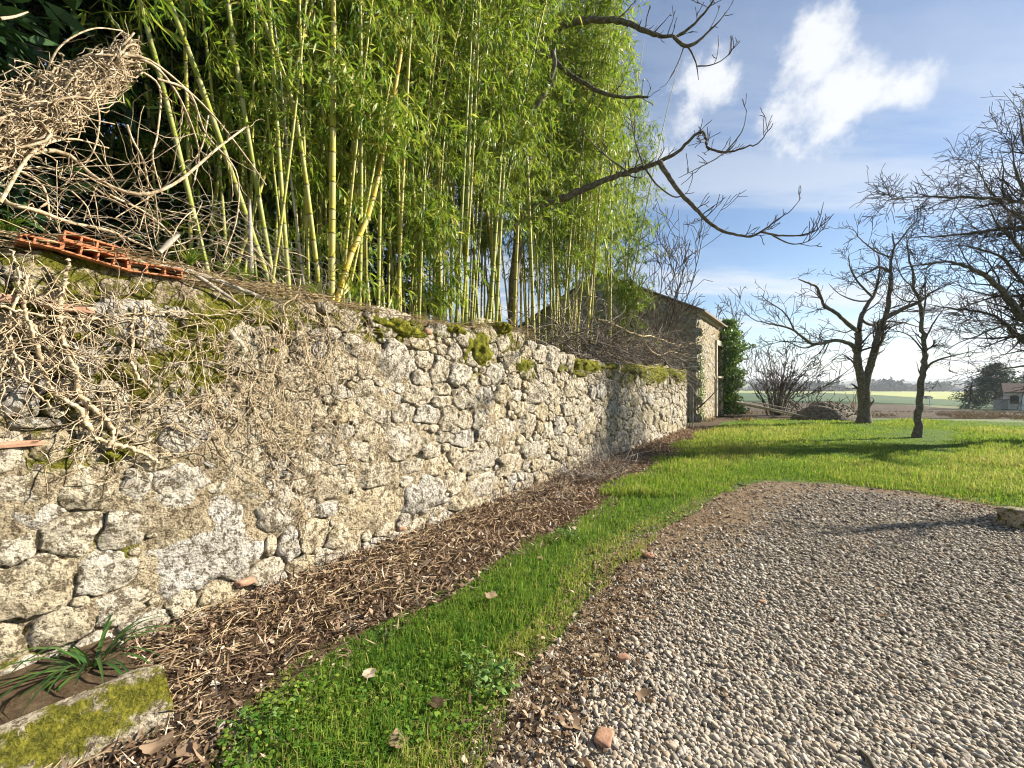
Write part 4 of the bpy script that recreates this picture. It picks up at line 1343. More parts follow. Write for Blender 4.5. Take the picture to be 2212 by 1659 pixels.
# ------------------------------------------------------------------ bramble thicket behind the wall
def tangle(r, centres, n, size, L=(.4, 1.2), K=9, curl=.45, sag=.1, r0=(.003, .008)):
    PP, RR = [], []
    for _ in range(n):
        c, sz = centres[r.integers(len(centres))], size
        p = np.asarray(c) + r.normal(0, 1, 3) * sz
        d = unit(r.normal(0, 1, 3) * np.array([1, 1, .8]))
        le = r.uniform(*L); pts = [p]
        ax = unit(r.normal(0, 1, 3))
        for k in range(K - 1):
            d = unit(d + np.cross(ax, d) * curl * .5 + r.normal(0, curl * .4, 3) + np.array([0, 0, -sag]))
            p = p + d * le / (K - 1); pts.append(p)
        PP.append(np.array(pts)); q = r.uniform(*r0); RR.append(np.linspace(q, q * .45, K))
    return np.array(PP), np.array(RR)


rt = np.random.default_rng(91)
br = thing('bramble_thicket', 'dark tangled bramble thicket spilling over the far part of the wall', 'bramble', tuple(W(8.5, 2.0, -.7)))
cen = [W(s_, BANK_H(min(s_, 12.5)) + h_, n_) for s_, h_, n_ in zip(rt.uniform(4.6, 13.6, 40), rt.uniform(.1, .85, 40), rt.uniform(-1.2, -.2, 40))]
PP, RR = tangle(rt, cen, 950, np.array([.35, .35, .20]), (.6, 1.8), 9, .36, .04, (.006, .013))
V, F = tubes(PP, RR, 3)
obj('canes', V, F, MT['bramble'], br, kind='stuff')
lp = PP.reshape(-1, 3)[rt.integers(0, PP.shape[0] * 9, 900)]
V, F = leaves(lp, rt.normal(0, 1, lp.shape), rt.normal(0, 1, lp.shape), rt.uniform(.03, .07, len(lp)), rt.uniform(.02, .04, len(lp)))
obj('withered_leaves', V, F, MT['dead_leaf'], br, False, np.repeat(rt.random(len(lp)) * .5, 6)[:, None] * np.ones(3), kind='stuff')
for k, (tr, n_, rad, lb) in enumerate([
        ([(1290, 690), (1330, 708), (1395, 726), (1430, 732), (1457, 746), (1490, 745), (1545, 718), (1556, 690)], -.2, [.026, .022, .018, .014, .006], 'long pale fallen branch sagging across the barn gable'),
        ([(1392, 735), (1405, 755), (1426, 767), (1450, 758), (1470, 765), (1490, 765)], .0, [.014, .012, .006], 'short pale crooked branch lying on the bramble above the wall end'),
        ([(1310, 760), (1350, 780), (1395, 792), (1440, 797)], .08, [.010, .008, .004], 'thin branch resting on the far mossy wall top')]):
    P = [FW(x, y, n_) for x, y in tr]
    bare_tree('fallen_branch', lb, 'branch', P[0], [(P, rad)], [dict(dens=3.0, Lr=(.2, .6), up=.25, rs=.5, start=.2), dict(dens=2.0, Lr=(.1, .3), up=.2, rs=.6)], 95 + k, 0, None, 'straw', 'bramble', .005)

# ------------------------------------------------------------------ dead ivy on and above the wall
IVY = [
    ('thickest gnarled dead ivy stem winding down the wall from the hollow bricks', [(150, 560), (142, 600), (130, 650), (132, 700), (140, 745), (165, 805), (172, 850), (205, 885), (238, 915), (246, 945), (235, 965)], [.016, .020, .022, .021, .022, .020, .016], 6),
    ('gnarled dead ivy stem joining the lower knot on the wall', [(62, 590), (48, 640), (62, 700), (84, 760), (92, 800), (112, 840), (140, 865), (170, 880), (190, 915), (205, 945), (250, 960), (300, 975), (345, 1000)], [.010, .013, .015, .016, .018, .022, .022, .014], 6),
    ('forked dead ivy stem over the mossy patch', [(295, 660), (285, 700), (287, 740), (284, 780), (300, 815), (322, 840)], [.010, .013, .015, .016, .013], 4),
    ('twin dead ivy stem beside the forked one', [(318, 660), (312, 710), (310, 750), (318, 790), (326, 830)], [.008, .011, .011, .009], 4),
    ('pale dead ivy runner crossing the wall sideways', [(0, 662), (60, 676), (130, 685), (215, 690), (300, 676), (380, 672), (440, 680), (520, 678)], [.011, .011, .009, .007, .005], 5),
    ('dead ivy stem hanging from the wall top beside the pale boulder', [(650, 600), (640, 640), (612, 660), (618, 700), (600, 760), (590, 820), (600, 900)], [.008, .010, .009, .007, .005], 6),
    ('bushy dead ivy stem over the limestone below the bamboo', [(560, 700), (575, 750), (560, 800), (540, 850), (560, 900), (600, 960), (640, 1010)], [.007, .009, .008, .006, .004], 8),
    ('dead ivy stem trailing down to the big limestone boulder', [(420, 690), (430, 740), (438, 800), (450, 860), (470, 930), (500, 990), (560, 1040)], [.006, .007, .007, .005, .004], 6),
    ('dead ivy stem climbing at the far left of the brick pieces', [(20, 540), (40, 580), (36, 640), (20, 700), (30, 760), (60, 830), (110, 880)], [.009, .012, .012, .009], 6),
    ('dead ivy spray fanning out over the pale boulders', [(250, 950), (300, 930), (350, 905), (400, 880), (440, 850)], [.008, .007, .005, .003], 10),
]
ri = np.random.default_rng(101)
for k, (lb, tr, rad, dn) in enumerate(IVY):
    P = [FW(x, y, .052 + .012 * math.sin(x * .07 + y * .05)) for x, y in tr]
    t = thing('ivy_vine', lb, 'vine', tuple(P[-1]), 'dead ivy stems on the wall')
    Q = smooth_line(P, 8 * len(P)); Q[1:-1] += ri.normal(0, .004, Q[1:-1].shape)
    Rr = np.interp(np.linspace(0, 1, len(Q)), np.linspace(0, 1, len(rad)), np.array(rad) * .62) * (1 + .10 * fbm(Q, 5 + k, 20, 60, 8))
    V, F = tubes(Q[None], Rr[None], 8)
    obj('stem', V, F, MT['vine'], t)
    tw = spawn(Q, Rr, ri, dens=dn * 1.7, Lr=(.12, .55), ang=(.4, 1.1), up=-.15, wander=.30, rs=.36, start=.02, K=8)
    tw2 = []
    for p, q in tw: tw2 += spawn(p, q, ri, dens=5, Lr=(.08, .3), up=-.15, wander=.35, rs=.7, start=.1, K=8)
    al = tw + tw2
    PT = np.array([a for a, b in al])
    nd = (PT[..., :2] - A0) @ WN                                # keep the shoots lying on the wall face
    tgt = np.clip(nd, .035, .085)
    PT[..., :2] += (tgt - nd)[..., None] * WN
    V, F = tubes(PT, np.maximum(np.array([b for a, b in al]), .0022), 4)
    obj('shoots', V, F, MT['vine'], t, kind='stuff')

# fine dry tendrils spread over the wall
tn = thing('ivy_tendrils', 'fine dry ivy tendrils veiling the sunlit limestone', 'vine', tuple(W(1.0, 1.2, .05)))
PP, RR = [], []
for (cx_, cy_, w_, h_, n_) in [(120, 720, 200, 160, 160), (420, 760, 200, 120, 150), (620, 820, 110, 220, 230), (690, 930, 70, 200, 120), (300, 900, 180, 100, 70), (700, 720, 120, 60, 90), (800, 720, 120, 50, 40)]:
    for _ in range(int(n_ * .8)):
        x, y = cx_ + ri.normal() * w_ * .6, cy_ + ri.normal() * h_ * .6
        p = FW(x, max(y, 610), .05)
        s_ = float((p[:2] - A0) @ WD)
        if p[2] > wtop(s_) - .02: continue
        pts = [p]; a = ri.uniform(0, 6.28); K = 8; le = ri.uniform(.12, .5)
        down = ri.random() < .6
        if down: a = -1.57 + ri.normal(0, .5)
        for k in range(K - 1):
            a += ri.normal(0, .35)
            s_ += math.cos(a) * le / K; tt = pts[-1][2] + math.sin(a) * le / K
            pts.append(W(s_, tt, .05 + .025 * math.sin(k * .9 + x)))
        PP.append(np.array(pts)); q = ri.uniform(.0020, .0042); RR.append(np.linspace(q, q * .6, K))
V, F = tubes(np.array(PP), np.array(RR), 3)
obj('tendrils', V, F, MT['vine'], tn, kind='stuff')

# the heap of dead ivy arching above the wall
hp = thing('dead_ivy_heap', 'pale tangled heap of dead ivy arching above the wall top', 'vine', tuple(FW(60, 500, -.2)))
spine = [(-120, 330), (-40, 290), (40, 262), (110, 225), (180, 190), (240, 150), (285, 115)]
SPL = smooth_line([FW(x, y, -.25) for x, y in spine], 60)
PP, RR = [], []
for k in range(1150):
    f0 = ri.random() ** 1.15; le = ri.uniform(.10, .32); K = 10
    q = np.clip(f0 + np.linspace(-le / 2, le / 2, K) * (1 if ri.random() < .5 else -1), -.05, 1.0)
    base = np.stack([np.interp(q, np.linspace(0, 1, 60), SPL[:, i]) for i in range(3)], -1)
    wdt = np.interp(q, [0, .35, .8, 1.0], [.125, .10, .065, .03])
    a = ri.uniform(0, 6.283); rr_ = ri.random() ** .7 * (1.0 + .5 * abs(math.sin(f0 * 17)) + (.5 if ri.random() < .12 else 0))
    lat = np.array([WN[0], WN[1], 0]) * math.cos(a) * rr_ + np.array([-.35 * WD[0], -.35 * WD[1], .94]) * math.sin(a) * rr_
    wig = np.stack([np.convolve(ri.normal(0, 1, K + 2), [.3, .4, .3], 'valid') for _ in range(3)], -1) * .052
    PP.append(base + lat * wdt[:, None] + wig + ri.normal(0, .03) * np.linspace(-1, 1, K)[:, None] * np.array([0, 0, 1.0]))
    w = ri.uniform(.0018, .0048) if ri.random() < .85 else ri.uniform(.005, .010); RR.append(np.linspace(w, w * .6, K))
PP, RR = np.array(PP), np.array(RR)
V, F = tubes(PP, RR, 4)
obj('tangled_stems', V, F, MT['vine'], hp, kind='stuff')
STEMS = [[(0, 420), (20, 440), (80, 455), (150, 480), (240, 500), (330, 540)], [(0, 437), (70, 330), (150, 300), (235, 320)], [(10, 310), (80, 285), (160, 250), (230, 140), (290, 70)], [(105, 230), (170, 130), (250, 120), (320, 128), (400, 190), (470, 260), (540, 350), (575, 400)],
         [(270, 120), (330, 140), (375, 190), (410, 260), (430, 330), (420, 390)], [(0, 316), (60, 330), (100, 325), (150, 335), (215, 390), (300, 420), (380, 395), (470, 320), (530, 275)],
         [(300, 150), (345, 190), (340, 290), (330, 340), (350, 420)], [(160, 160), (200, 200), (215, 260), (200, 330), (170, 350)], [(275, 270), (285, 300), (310, 350), (320, 420), (300, 500)], [(380, 190), (395, 240), (385, 270)],
         [(0, 350), (90, 400), (110, 480)], [(95, 170), (130, 100), (200, 62), (265, 66)], [(340, 170), (410, 200), (445, 290), (510, 370), (512, 470), (480, 560)], [(235, 420), (330, 470), (420, 560), (470, 620)], [(450, 250), (430, 330), (360, 400), (250, 470)],
         [(20, 140), (60, 165), (75, 175)], [(0, 40), (30, 36), (60, 26)]]
for k, tr in enumerate(STEMS):
    P = smooth_line([FW(x, y, -.25 + .10 * math.sin(k * 1.7 + i)) for i, (x, y) in enumerate(tr)], 30)
    q = [.013, .010, .012, .010, .010, .014, .008, .007, .007, .006, .008, .006, .008, .008, .006, .006, .008][k]
    V, F = tubes(P[None], np.linspace(q, q * .5, 30)[None], 6)
    obj('stem', V, F, MT['vine'], hp)
PP2 = []
for k, tr in enumerate(STEMS):
    P = smooth_line([FW(x, y, -.25) for x, y in tr], 20)
    for a, b in spawn(P, np.full(20, .009), ri, dens=5, Lr=(.12, .5), ang=(.4, 1.2), up=-.05, wander=.28, rs=.4, K=9): PP2.append((a, b))
lowc = [FW(x, y, -.35) for x, y in [(60, 400), (140, 380), (220, 330), (300, 420), (360, 480), (420, 520), (480, 560), (250, 480), (150, 470), (540, 590), (600, 600), (40, 470)]]
Pa, Ra = tangle(ri, lowc, 150, np.array([.16, .14, .12]), (.25, .8), 9, .30, .03, (.002, .005))
V, F = tubes(np.vstack([np.array([a for a, b in PP2]), Pa]), np.vstack([np.array([b for a, b in PP2]), Ra]), 4)
obj('twigs', V, F, MT['vine'], hp, kind='stuff')

# rusty wire netting behind the wall top
hw = []
hx = .055
for i in range(-6, 30):
    for j in range(0, 13):
        s_ = -1.0 + i * hx * 1.5 * .9; t_ = 2.28 + j * hx * .866 * 1.15 * 1.0 + (hx * .5 if i % 2 else 0)
        hw.append((s_, t_))
seen, WP = set(), []


def netp(s, t):
    sag = .05 * math.sin(s * 5 + t * 7) + .03 * math.sin(s * 13)
    tt = t - .16 * max(0, s - .2) + .05 * math.sin(s * 4.1)
    return W(s + .02 * math.sin(t * 19), tt, -.32 + sag)


for s_, t_ in hw:
    cor = [(s_ + hx * .9 * math.cos(a) * .62 * 1.6, t_ + hx * .5 * 1.15 * math.sin(a)) for a in np.arange(6) * math.pi / 3]
    for a, b in zip(cor, cor[1:] + cor[:1]):
        k = tuple(sorted([(round(a[0], 2), round(a[1], 2)), (round(b[0], 2), round(b[1], 2))]))
        if k in seen or rt.random() < .06: continue
        seen.add(k); WP.append(np.array([netp(*a), netp((a[0] + b[0]) / 2, (a[1] + b[1]) / 2), netp(*b)]))
V, F = tubes(np.array(WP), np.full((len(WP), 3), .0013), 3)
tag(obj('wire_netting', V, F, MT['wire'], None, True, origin=W(.2, 2.3, -.32)), 'sagging hexagonal wire netting hung behind the wall top', 'netting')

# ------------------------------------------------------------------ hollow clay bricks on the wall top
def hollow_brick(p0, p1, h, depth, cells, label, rows=1):
    p0, p1 = np.asarray(p0), np.asarray(p1)
    es = unit(p1 - p0); L = np.linalg.norm(p1 - p0)
    en = np.array([WN[0], WN[1], 0.0]); en = unit(en - es * (en @ es)); et = np.cross(en, es)
    if et[2] < 0: et = -et
    mb = MB()

    def bx(s0, s1, n0, n1, t0, t1):
        v = np.array([p0 + es * a + en * b + et * c for a in (s0, s1) for b in (n0, n1) for c in (t0, t1)])
        mb.add(v, np.array([[0, 1, 3, 2], [4, 6, 7, 5], [0, 4, 5, 1], [2, 3, 7, 6], [0, 2, 6, 4], [1, 5, 7, 3]]))
    w = .009
    for k in range(rows + 1):
        z = k * (h - w) / rows
        bx(0, L, -depth, 0, z, z + w)
    for r_ in range(rows):
        z0 = r_ * (h - w) / rows + w + .0005; z1 = (r_ + 1) * (h - w) / rows - .0005
        for k in range(cells + 1):
            s0 = k * (L - w) / cells
            bx(s0, s0 + w, -depth + .002, -.002, z0, z1)
        bx(w, L - w, -depth + .004, -depth + .012, z0 + .001, z1 - .001)
    o = mb.build('hollow_brick', MT['terracotta'], None, False, origin=(p0 + p1) / 2)
    tag(o, label, 'brick', 'hollow clay bricks on the wall top')


hollow_brick(FW(132, 541, .03), FW(281, 585, .03), .068, .20, 4, 'orange hollow clay brick lying under another one on the wall top')
hollow_brick(FW(136, 516, .0), FW(276, 557, .0), .052, .20, 4, 'orange hollow clay brick lying on top of another one')
hollow_brick(FW(276, 585, .03), FW(396, 601, .03), .062, .16, 3, 'small hollow clay brick with clogged cells at the foot of the stacked pair')
hollow_brick(FW(42, 519, .03), FW(134, 540, .03), .042, .18, 3, 'half-buried hollow clay brick under dry ivy at the wall top')

# a cut branch lying along the wall top, and a broken stake
for nm, lb, tr, n_, rad in [('cut_branch', 'grey cut branch lying along the wall top past the hollow bricks', [(283, 570), (350, 577), (420, 590), (500, 617), (560, 640)], -.02, [.016, .02, .018, .012]),
                            ('cut_branch', 'thin grey branch slanting down over the wall edge past the bricks', [(410, 585), (440, 605), (470, 625), (500, 645), (520, 660)], .03, [.012, .014, .012, .008]),
                            ('broken_stake', 'pale broken stake leaning beside the wire netting', [(345, 545), (365, 525), (388, 505)], -.2, [.014, .02, .012]),
                            ('wooden_stake', 'grey weathered stake standing behind the tufts of grass', [(543, 590), (541, 520), (538, 430)], -.6, [.02, .018, .014])]:
    P = [FW(x, y, n_) for x, y in tr]
    V, F = tube1(P, rad, 7)
    tag(obj(nm, V, F, MT['metal_grey'], None, origin=P[0]), lb, 'branch' if 'branch' in nm else 'stake')

# fallen debris on the wall top (stuff) and tufts of grass
r = np.random.default_rng(120)
n = 1500
s_ = r.uniform(-1.2, 4.2, n); nn_ = r.uniform(-.5, .05, n)
PP = []
RRt = []
for k in range(n):
    p = W(s_[k], wtop(s_[k]) + r.uniform(-.015, .03) - .25 * max(0, nn_[k]), nn_[k])
    a = r.normal(0, .7) + (0 if r.random() < .7 else 1.5); le = r.uniform(.08, .4)
    d = np.array([WD[0] * math.cos(a) + WN[0] * math.sin(a), WD[1] * math.cos(a) + WN[1] * math.sin(a), r.normal(-.03, .10)])
    PP.append(np.array([p, p + d * le * .5 + [0, 0, r.uniform(0, .02)], p + d * le])); q = r.uniform(.0015, .004); RRt.append([q, q, q * .5])
V, F = tubes(np.array(PP), np.array(RRt), 3)
tag(obj('dry_debris', V, F, MT['straw'], None, origin=W(1.5, 2.3, -.2)), 'dry stalks and twigs strewn along the top of the wall', 'debris', kind='stuff')


def tuft(base, n, H, spread, seed, mat, label, cat, group=None, name='grass_tuft', w=.006, arch=.5, flat=False, part='blades'):
    r = np.random.default_rng(seed)
    K = 6
    PPb = []
    t = thing(name, label, cat, tuple(base), group)
    VV, FF, CC = [], [], []
    off = 0
    for k in range(n):
        a = r.uniform(0, 6.283); o = np.array([math.cos(a), math.sin(a), 0])
        le = H * r.uniform(.55, 1.1); tilt = r.uniform(.1, 1.0) * spread
        p = np.asarray(base) + o * r.uniform(0, .25) * H * .4 + [0, 0, -.02]
        d = unit(o * tilt + [0, 0, 1.0]); pts = [p]
        for q in range(K - 1):
            d = unit(d + o * arch * .12 * (q + 1) + np.array([0, 0, -arch * .14 * (q + 1)])); p = p + d * le / (K - 1); pts.append(p)
        P = np.array(pts)
        sd_ = unit(np.cross(P[-1] - P[0], [0, 0, 1]) + r.normal(0, .01, 3))
        ww = w * r.uniform(.7, 1.2) * np.array([.75, 1, 1, .85, .55, .06])
        up = np.array([0, 0, 1.0])
        L_ = P + sd_ * ww[:, None] + up * ww[:, None] * .35; R_ = P - sd_ * ww[:, None] + up * ww[:, None] * .35
        v = np.stack([L_, P, R_], 1).reshape(-1, 3)
        f = []
        for q in range(K - 1):
            b = q * 3
            f += [[b, b + 1, b + 4, b + 3], [b + 1, b + 2, b + 5, b + 4]]
        VV.append(v); FF.append(np.array(f) + off); off += len(v); CC.append(np.full((len(v), 3), np.clip(r.normal(.5, .25), 0, 1)))
    obj(part, np.vstack(VV), np.vstack(FF), MT[mat], t, True, np.vstack(CC), kind='stuff')
    return t


for k, (x, y, n_, lb) in enumerate([(410, 566, -.28, 'fresh green grass tuft next to the broken stake on the wall top'), (500, 592, -.30, 'spreading green grass tuft by the grey stake'), (535, 605, -.35, 'thin green grass tuft under the leaning canes'), (675, 632, -.28, 'green grass tuft at the foot of the thickest bamboo cane'), (18, 500, -.30, 'yellowish green grass tuft at the end of the half-buried brick')]):
    tuft(FW(x, y, n_), 70, .20, .9, 130 + k, 'grass', lb, 'grass', 'grass tufts on the wall top', w=.0035)
# ------------------------------------------------------------------ strap-leaved plant and mossy trough at the foot of the wall
tuft(FG(185, 1500, .02) + np.array([-.08, .12, .06]), 34, .50, 1.25, 141, 'iris', 'dark green strap-leaved plant growing out of the mossy stone trough', 'plant', name='strap_leaf_plant', w=.0095, arch=.9, part='leaves')

tr_ = thing('stone_trough', 'mossy old stone trough half sunk at the foot of the wall', 'trough', tuple(FG(330, 1570)))
s0, s1 = wall_s(334) - 4.0, 0.0
# top outer rim and foot in wall coordinates
rimB = FG(336, 1446, .20); footB = FG(376, 1540, .0)
sB = float((rimB[:2] - A0) @ WD); nB = float((rimB[:2] - A0) @ WN)
sF = float((footB[:2] - A0) @ WD); nF = float((footB[:2] - A0) @ WN)
ss = np.concatenate([np.linspace(-2.6, sB - .08, 60), [sB - .04, sB, sB + .03]])
prof = [(-.16, .02), (-.12, .16), (-.10, .195), (-.05, .205), (-.015, .20), (.02, .17), (.08, .11), (.14, .05), (.20, -.03)]
pn = np.interp(np.linspace(0, 1, 40), np.linspace(0, 1, len(prof)), [p[0] for p in prof])
pt = np.interp(np.linspace(0, 1, 40), np.linspace(0, 1, len(prof)), [p[1] for p in prof])
Sg2, _ = np.meshgrid(ss, pn, indexing='ij')
PNg = np.broadcast_to(pn, Sg2.shape); PTg = np.broadcast_to(pt, Sg2.shape)
shr = np.where(Sg2 > sB - .05, np.interp(Sg2, [sB - .05, sB + .03], [1, .86]), 1)
Q = np.stack([Sg2, PTg, PNg], -1)
dn_ = .018 * fbm(Q, 61, 4, 25, 10) + .010 * fbm(Q, 62, 30, 90, 10)
Vt = W(Sg2, PTg * shr + dn_, nB + PNg + dn_)
Vt = Vt.reshape(-1, 3); nv_ = len(pn)
endc = Vt[-nv_:].mean(0)
Fe = np.stack([np.arange(len(Vt) - nv_, len(Vt) - 1), np.arange(len(Vt) - nv_ + 1, len(Vt)), np.full(nv_ - 1, len(Vt))], -1)
Vt = np.vstack([Vt, endc])
mossT = np.clip(.40 + .35 * np.exp(-((np.append(PNg.ravel(), 0) - .05) / .07) ** 2), 0, 1)
obj('basin', Vt, [grid_faces(*Sg2.shape)[:, ::-1], Fe], MT['mortar'], tr_, True, np.stack([np.full(len(Vt), .35), mossT, mossT * 0], -1))
V = W(np.array([-2.6, sB, sB, -2.6]), np.full(4, .10), np.array([nB - .10, nB - .10, -.05, -.05]))
obj('soil_filling', V, np.array([[0, 1, 2, 3]]), MT['soil'], tr_)

# ------------------------------------------------------------------ the old barn
C = FG(1507, 912)[:2]
OFF = float((C - A0) @ WN); SC0 = float((C - A0) @ WD)
Gd = np.array([-WD[1], WD[0]])
EAVE, SLOPE, LEN, WID = 4.72, .485, 7.4, 8.8
fac = lambda s, t, n=0.0: W(np.asarray(s) + SC0, t, np.asarray(n) + OFF)


def gab(s, t, n=0.0):
    s, t, n = np.broadcast_arrays(np.asarray(s, float), np.asarray(t, float), np.asarray(n, float))
    return np.stack([C[0] + s * Gd[0] - n * WD[0], C[1] + s * Gd[1] - n * WD[1], t], -1)


gtop = lambda w: EAVE + SLOPE * (WID / 2 - abs(w - WID / 2))
barn = thing('stone_barn', 'old rubble-stone barn with tiled roof at the end of the wall', 'barn', (C[0], C[1], 0))
dS0, dS1 = wall_s(1545.5, OFF) - SC0, wall_s(1557, OFF) - SC0
mb = MB()
pg = [(0, -.1), (WID, -.1), (WID, EAVE), (WID / 2, gtop(WID / 2)), (0, EAVE)]
for off_, fl in ((0.0, 1), (-LEN, -1)):
    v = np.array([gab(a, b, off_) for a, b in pg]); mb.add(v, np.array([[0, 1, 2, 3, 4]][::1]))
mb.add(np.array([gab(WID, -.1, 0), gab(WID, -.1, -LEN), gab(WID, EAVE, -LEN), gab(WID, EAVE, 0)]), np.array([[0, 1, 2, 3]]))
for (a, b, c0, c1) in [(0, dS0, -.1, EAVE), (dS1, LEN, -.1, EAVE), (dS0, dS1, 3.55, EAVE)]:
    mb.add(np.array([fac(a, c0), fac(b, c0), fac(b, c1), fac(a, c1)]), np.array([[0, 1, 2, 3]]))
for s_e in (dS0, dS1):
    mb.add(np.array([fac(s_e, -.1), fac(s_e, -.1, -.3), fac(s_e, 3.55, -.3), fac(s_e, 3.55)]), np.array([[0, 1, 2, 3]]))
mb.build('wall', MT['mortar'], barn)
rb2 = np.random.default_rng(150)
SF = pack(fac, .05, dS0 - .12, lambda s: EAVE - .35, [[.16, .18 + .36 * k, .22 if k % 2 else .15, .16] for k in range(12)], [(.17, 500, 1.0), (.12, 1500, .97), (.085, 2500, .95)], 8, None, .1)
SGb = pack(gab, .05, 6.5, lambda s: gtop(s) - .18, [[.16, .18 + .36 * k, .15 if k % 2 else .22, .16] for k in range(12)], [(.18, 900, 1.0), (.13, 3000, .97), (.09, 4000, .95)], 9, lambda s, t, rad, r: t > 1.6, 1.6)
cnt = 0
restb = MB()
for frm, SS in ((fac, SF), (gab, SGb)):
    for i in np.argsort(-(SS[:, 2] * SS[:, 3])):
        V, F, o = stone_mesh(frm, SS, i, rb2, False, .012, .55)
        c = np.stack([np.full(len(V), np.clip(rb2.normal(.4, .3), 0, 1)), np.full(len(V), .05), np.zeros(len(V))], -1)
        lim = 110 if frm is fac else 290
        if cnt < lim:
            obj('stone', V, F, MT['stone'], barn, True, c, origin=o); cnt += 1
        else:
            restb.add(V, F, c)
restb.build('small_stones', MT['stone'], barn, True, 'stuff')
# doorway: pale jamb, lintel, shutter above, boarded lower half
dm = MB()
dw = dS1 - dS0
dm.box(fac(dS0 - .09, 1.8, .03), (.18, .14, 3.6), WRZ); dm.box(fac(dS1 + .09, 1.8, .03), (.18, .14, 3.6), WRZ)
dm.box(fac((dS0 + dS1) / 2, 3.68, .04), (dw + .4, .16, .24), WRZ)
dm.build('door_surround', MT['render_wall'], barn)
MB().box(fac((dS0 + dS1) / 2, 2.75, -.20), (dw, .05, 1.6), WRZ).build('shutter', MT['dark_wood'], barn)
lo = MB().box(fac((dS0 + dS1) / 2, .95, -.12), (dw, .08, 1.95), WRZ).build('boarded_panel', MT['render_wall'], barn)
MB().box(fac((dS0 + dS1) / 2, 1.95, .02), (dw + .1, .26, .10), WRZ).build('sill', MT['render_wall'], barn)
# roof deck, canal tiles, cornice
OV = .30
rise = np.array([Gd[0], Gd[1], SLOPE])
ed = lambda s, w, h: np.array([*(C + s * WD + w * Gd), EAVE + SLOPE * w + h])
edb = lambda s, w, h: np.array([*(C + s * WD + w * Gd), EAVE + SLOPE * (WID - w) + h])
mb = MB()
for f_, w0, w1 in ((ed, -OV, WID / 2), (edb, WID / 2, WID + OV)):
    v = np.array([f_(a, b, c) for a in (-.12, LEN + .12) for b in (w0, w1) for c in (.02, .10)])
    mb.add(v, np.array([[0, 1, 3, 2], [4, 6, 7, 5], [0, 4, 5, 1], [2, 3, 7, 6], [0, 2, 6, 4], [1, 5, 7, 3]]))
roof = mb.build('roof', MT['roof_tile'], barn)


def tile_geo(f_, s, w0, w1, r0, r1, n=7, th=.014):
    a = np.linspace(0, math.pi, n)
    V = []
    for w, rr, hh in ((w0, r0, .095 + .035), (w1, r1, .095 + .015)):
        for q in (rr, rr - th):
            V += [f_(s + q * math.cos(x), w, hh + q * math.sin(x) * .9 - .03) for x in a]
    V = np.array(V); F = []
    for k in range(n - 1):
        F += [[k, k + 1, 2 * n + k + 1, 2 * n + k], [n + k, 3 * n + k, 3 * n + k + 1, n + k + 1], [k, n + k, n + k + 1, k + 1]]
    return V, np.array(F)


rest_t = MB()
cols = np.arange(-.08, LEN + .1, .215)
for ci, s in enumerate(cols):
    w = -OV - .06
    row = 0
    while w < WID / 2:
        V, F = tile_geo(ed, s + rb2.normal(0, .006), w, w + .46, .098, .08)
        if row == 0 or ci == 0:
            obj('roof_tile', V, F, MT['roof_tile'], roof, True, origin=V.mean(0))
        else: rest_t.add(V, F)
        w += .38; row += 1
    w = WID / 2
    while w < WID + OV:
        V, F = tile_geo(edb, s, w, w + .46, .08, .098); rest_t.add(V, F); w += .38
for k in range(int(LEN / .4) + 1):
    s = k * .4
    a = np.linspace(0, math.pi, 7)
    V = np.array([[*(C + sv * WD + (WID / 2 + .13 * math.cos(x)) * Gd), gtop(WID / 2) + .10 + .12 * math.sin(x)] for sv in (s, s + .44) for x in a])
    rest_t.add(V, np.array([[i, i + 1, 8 + i, 7 + i] for i in range(6)]))
rest_t.build('roof_tiles', MT['roof_tile'], roof, True, 'stuff')
cm = MB()
for rw, (nn0, zz) in enumerate(((.10, EAVE - .26), (.20, EAVE - .13))):
    for s in np.arange(0.05, LEN, .2):
        a = np.linspace(0, math.pi, 7)
        V = np.array([fac(s + rr_ * math.cos(x), zz + rr_ * math.sin(x), q) for q in (-.02, nn0) for rr_ in (.095, .08) for x in a]); n = 7
        F = []
        for k in range(n - 1):
            F += [[k, k + 1, 2 * n + k + 1, 2 * n + k], [n + k, n + k + 1, 3 * n + k + 1, 3 * n + k], [2 * n + k, 2 * n + k + 1, 3 * n + k + 1, 3 * n + k]]
        cm.add(V, np.array(F))
    cm.box(fac(LEN / 2, zz + .112, (nn0 - .03) / 2), (LEN, nn0 + .03, .03), WRZ)
cm.build('cornice', MT['render_wall'], barn, False, 'stuff')

# ivy on the far end of the barn
r = np.random.default_rng(160)
ivy = thing('ivy_bush', 'tall green ivy column clinging to the far end of the barn', 'ivy', tuple(fac(LEN - .9, 0, .3)))
n = 9000
tt = r.uniform(.0, 5.1, n)
wid = np.interp(tt, [0, .6, 2.5, 4.2, 5.1], [.85, .75, .85, 1.0, .45])
ua, un = r.normal(0, .5, n), np.abs(r.normal(0, .5, n))
q = np.clip(np.hypot(ua, un), .001, None); shell = np.clip(r.normal(.85, .2, n), .3, 1.25)
lump = 1 + .25 * np.sin(tt * 4 + ua * 3) + .15 * np.sin(tt * 9)
P = fac(LEN - .75 + ua / q * shell * wid * 1.0 * lump, tt, un / q * shell * wid * .95 * lump)
outd = np.stack([WN[0] + r.normal(0, .6, n), WN[1] + r.normal(0, .6, n), r.normal(-.4, .4, n)], -1)
V, F = leaves(P, r.normal(0, .6, (n, 3)) + np.array([0, 0, -.6]), outd, r.uniform(.07, .15, n), r.uniform(.06, .12, n), .1, .1)
obj('foliage', V, F, MT['ivy'], ivy, False, np.repeat(np.clip(r.normal(.5, .3, n), 0, 1), 6)[:, None] * np.ones(3), kind='stuff')
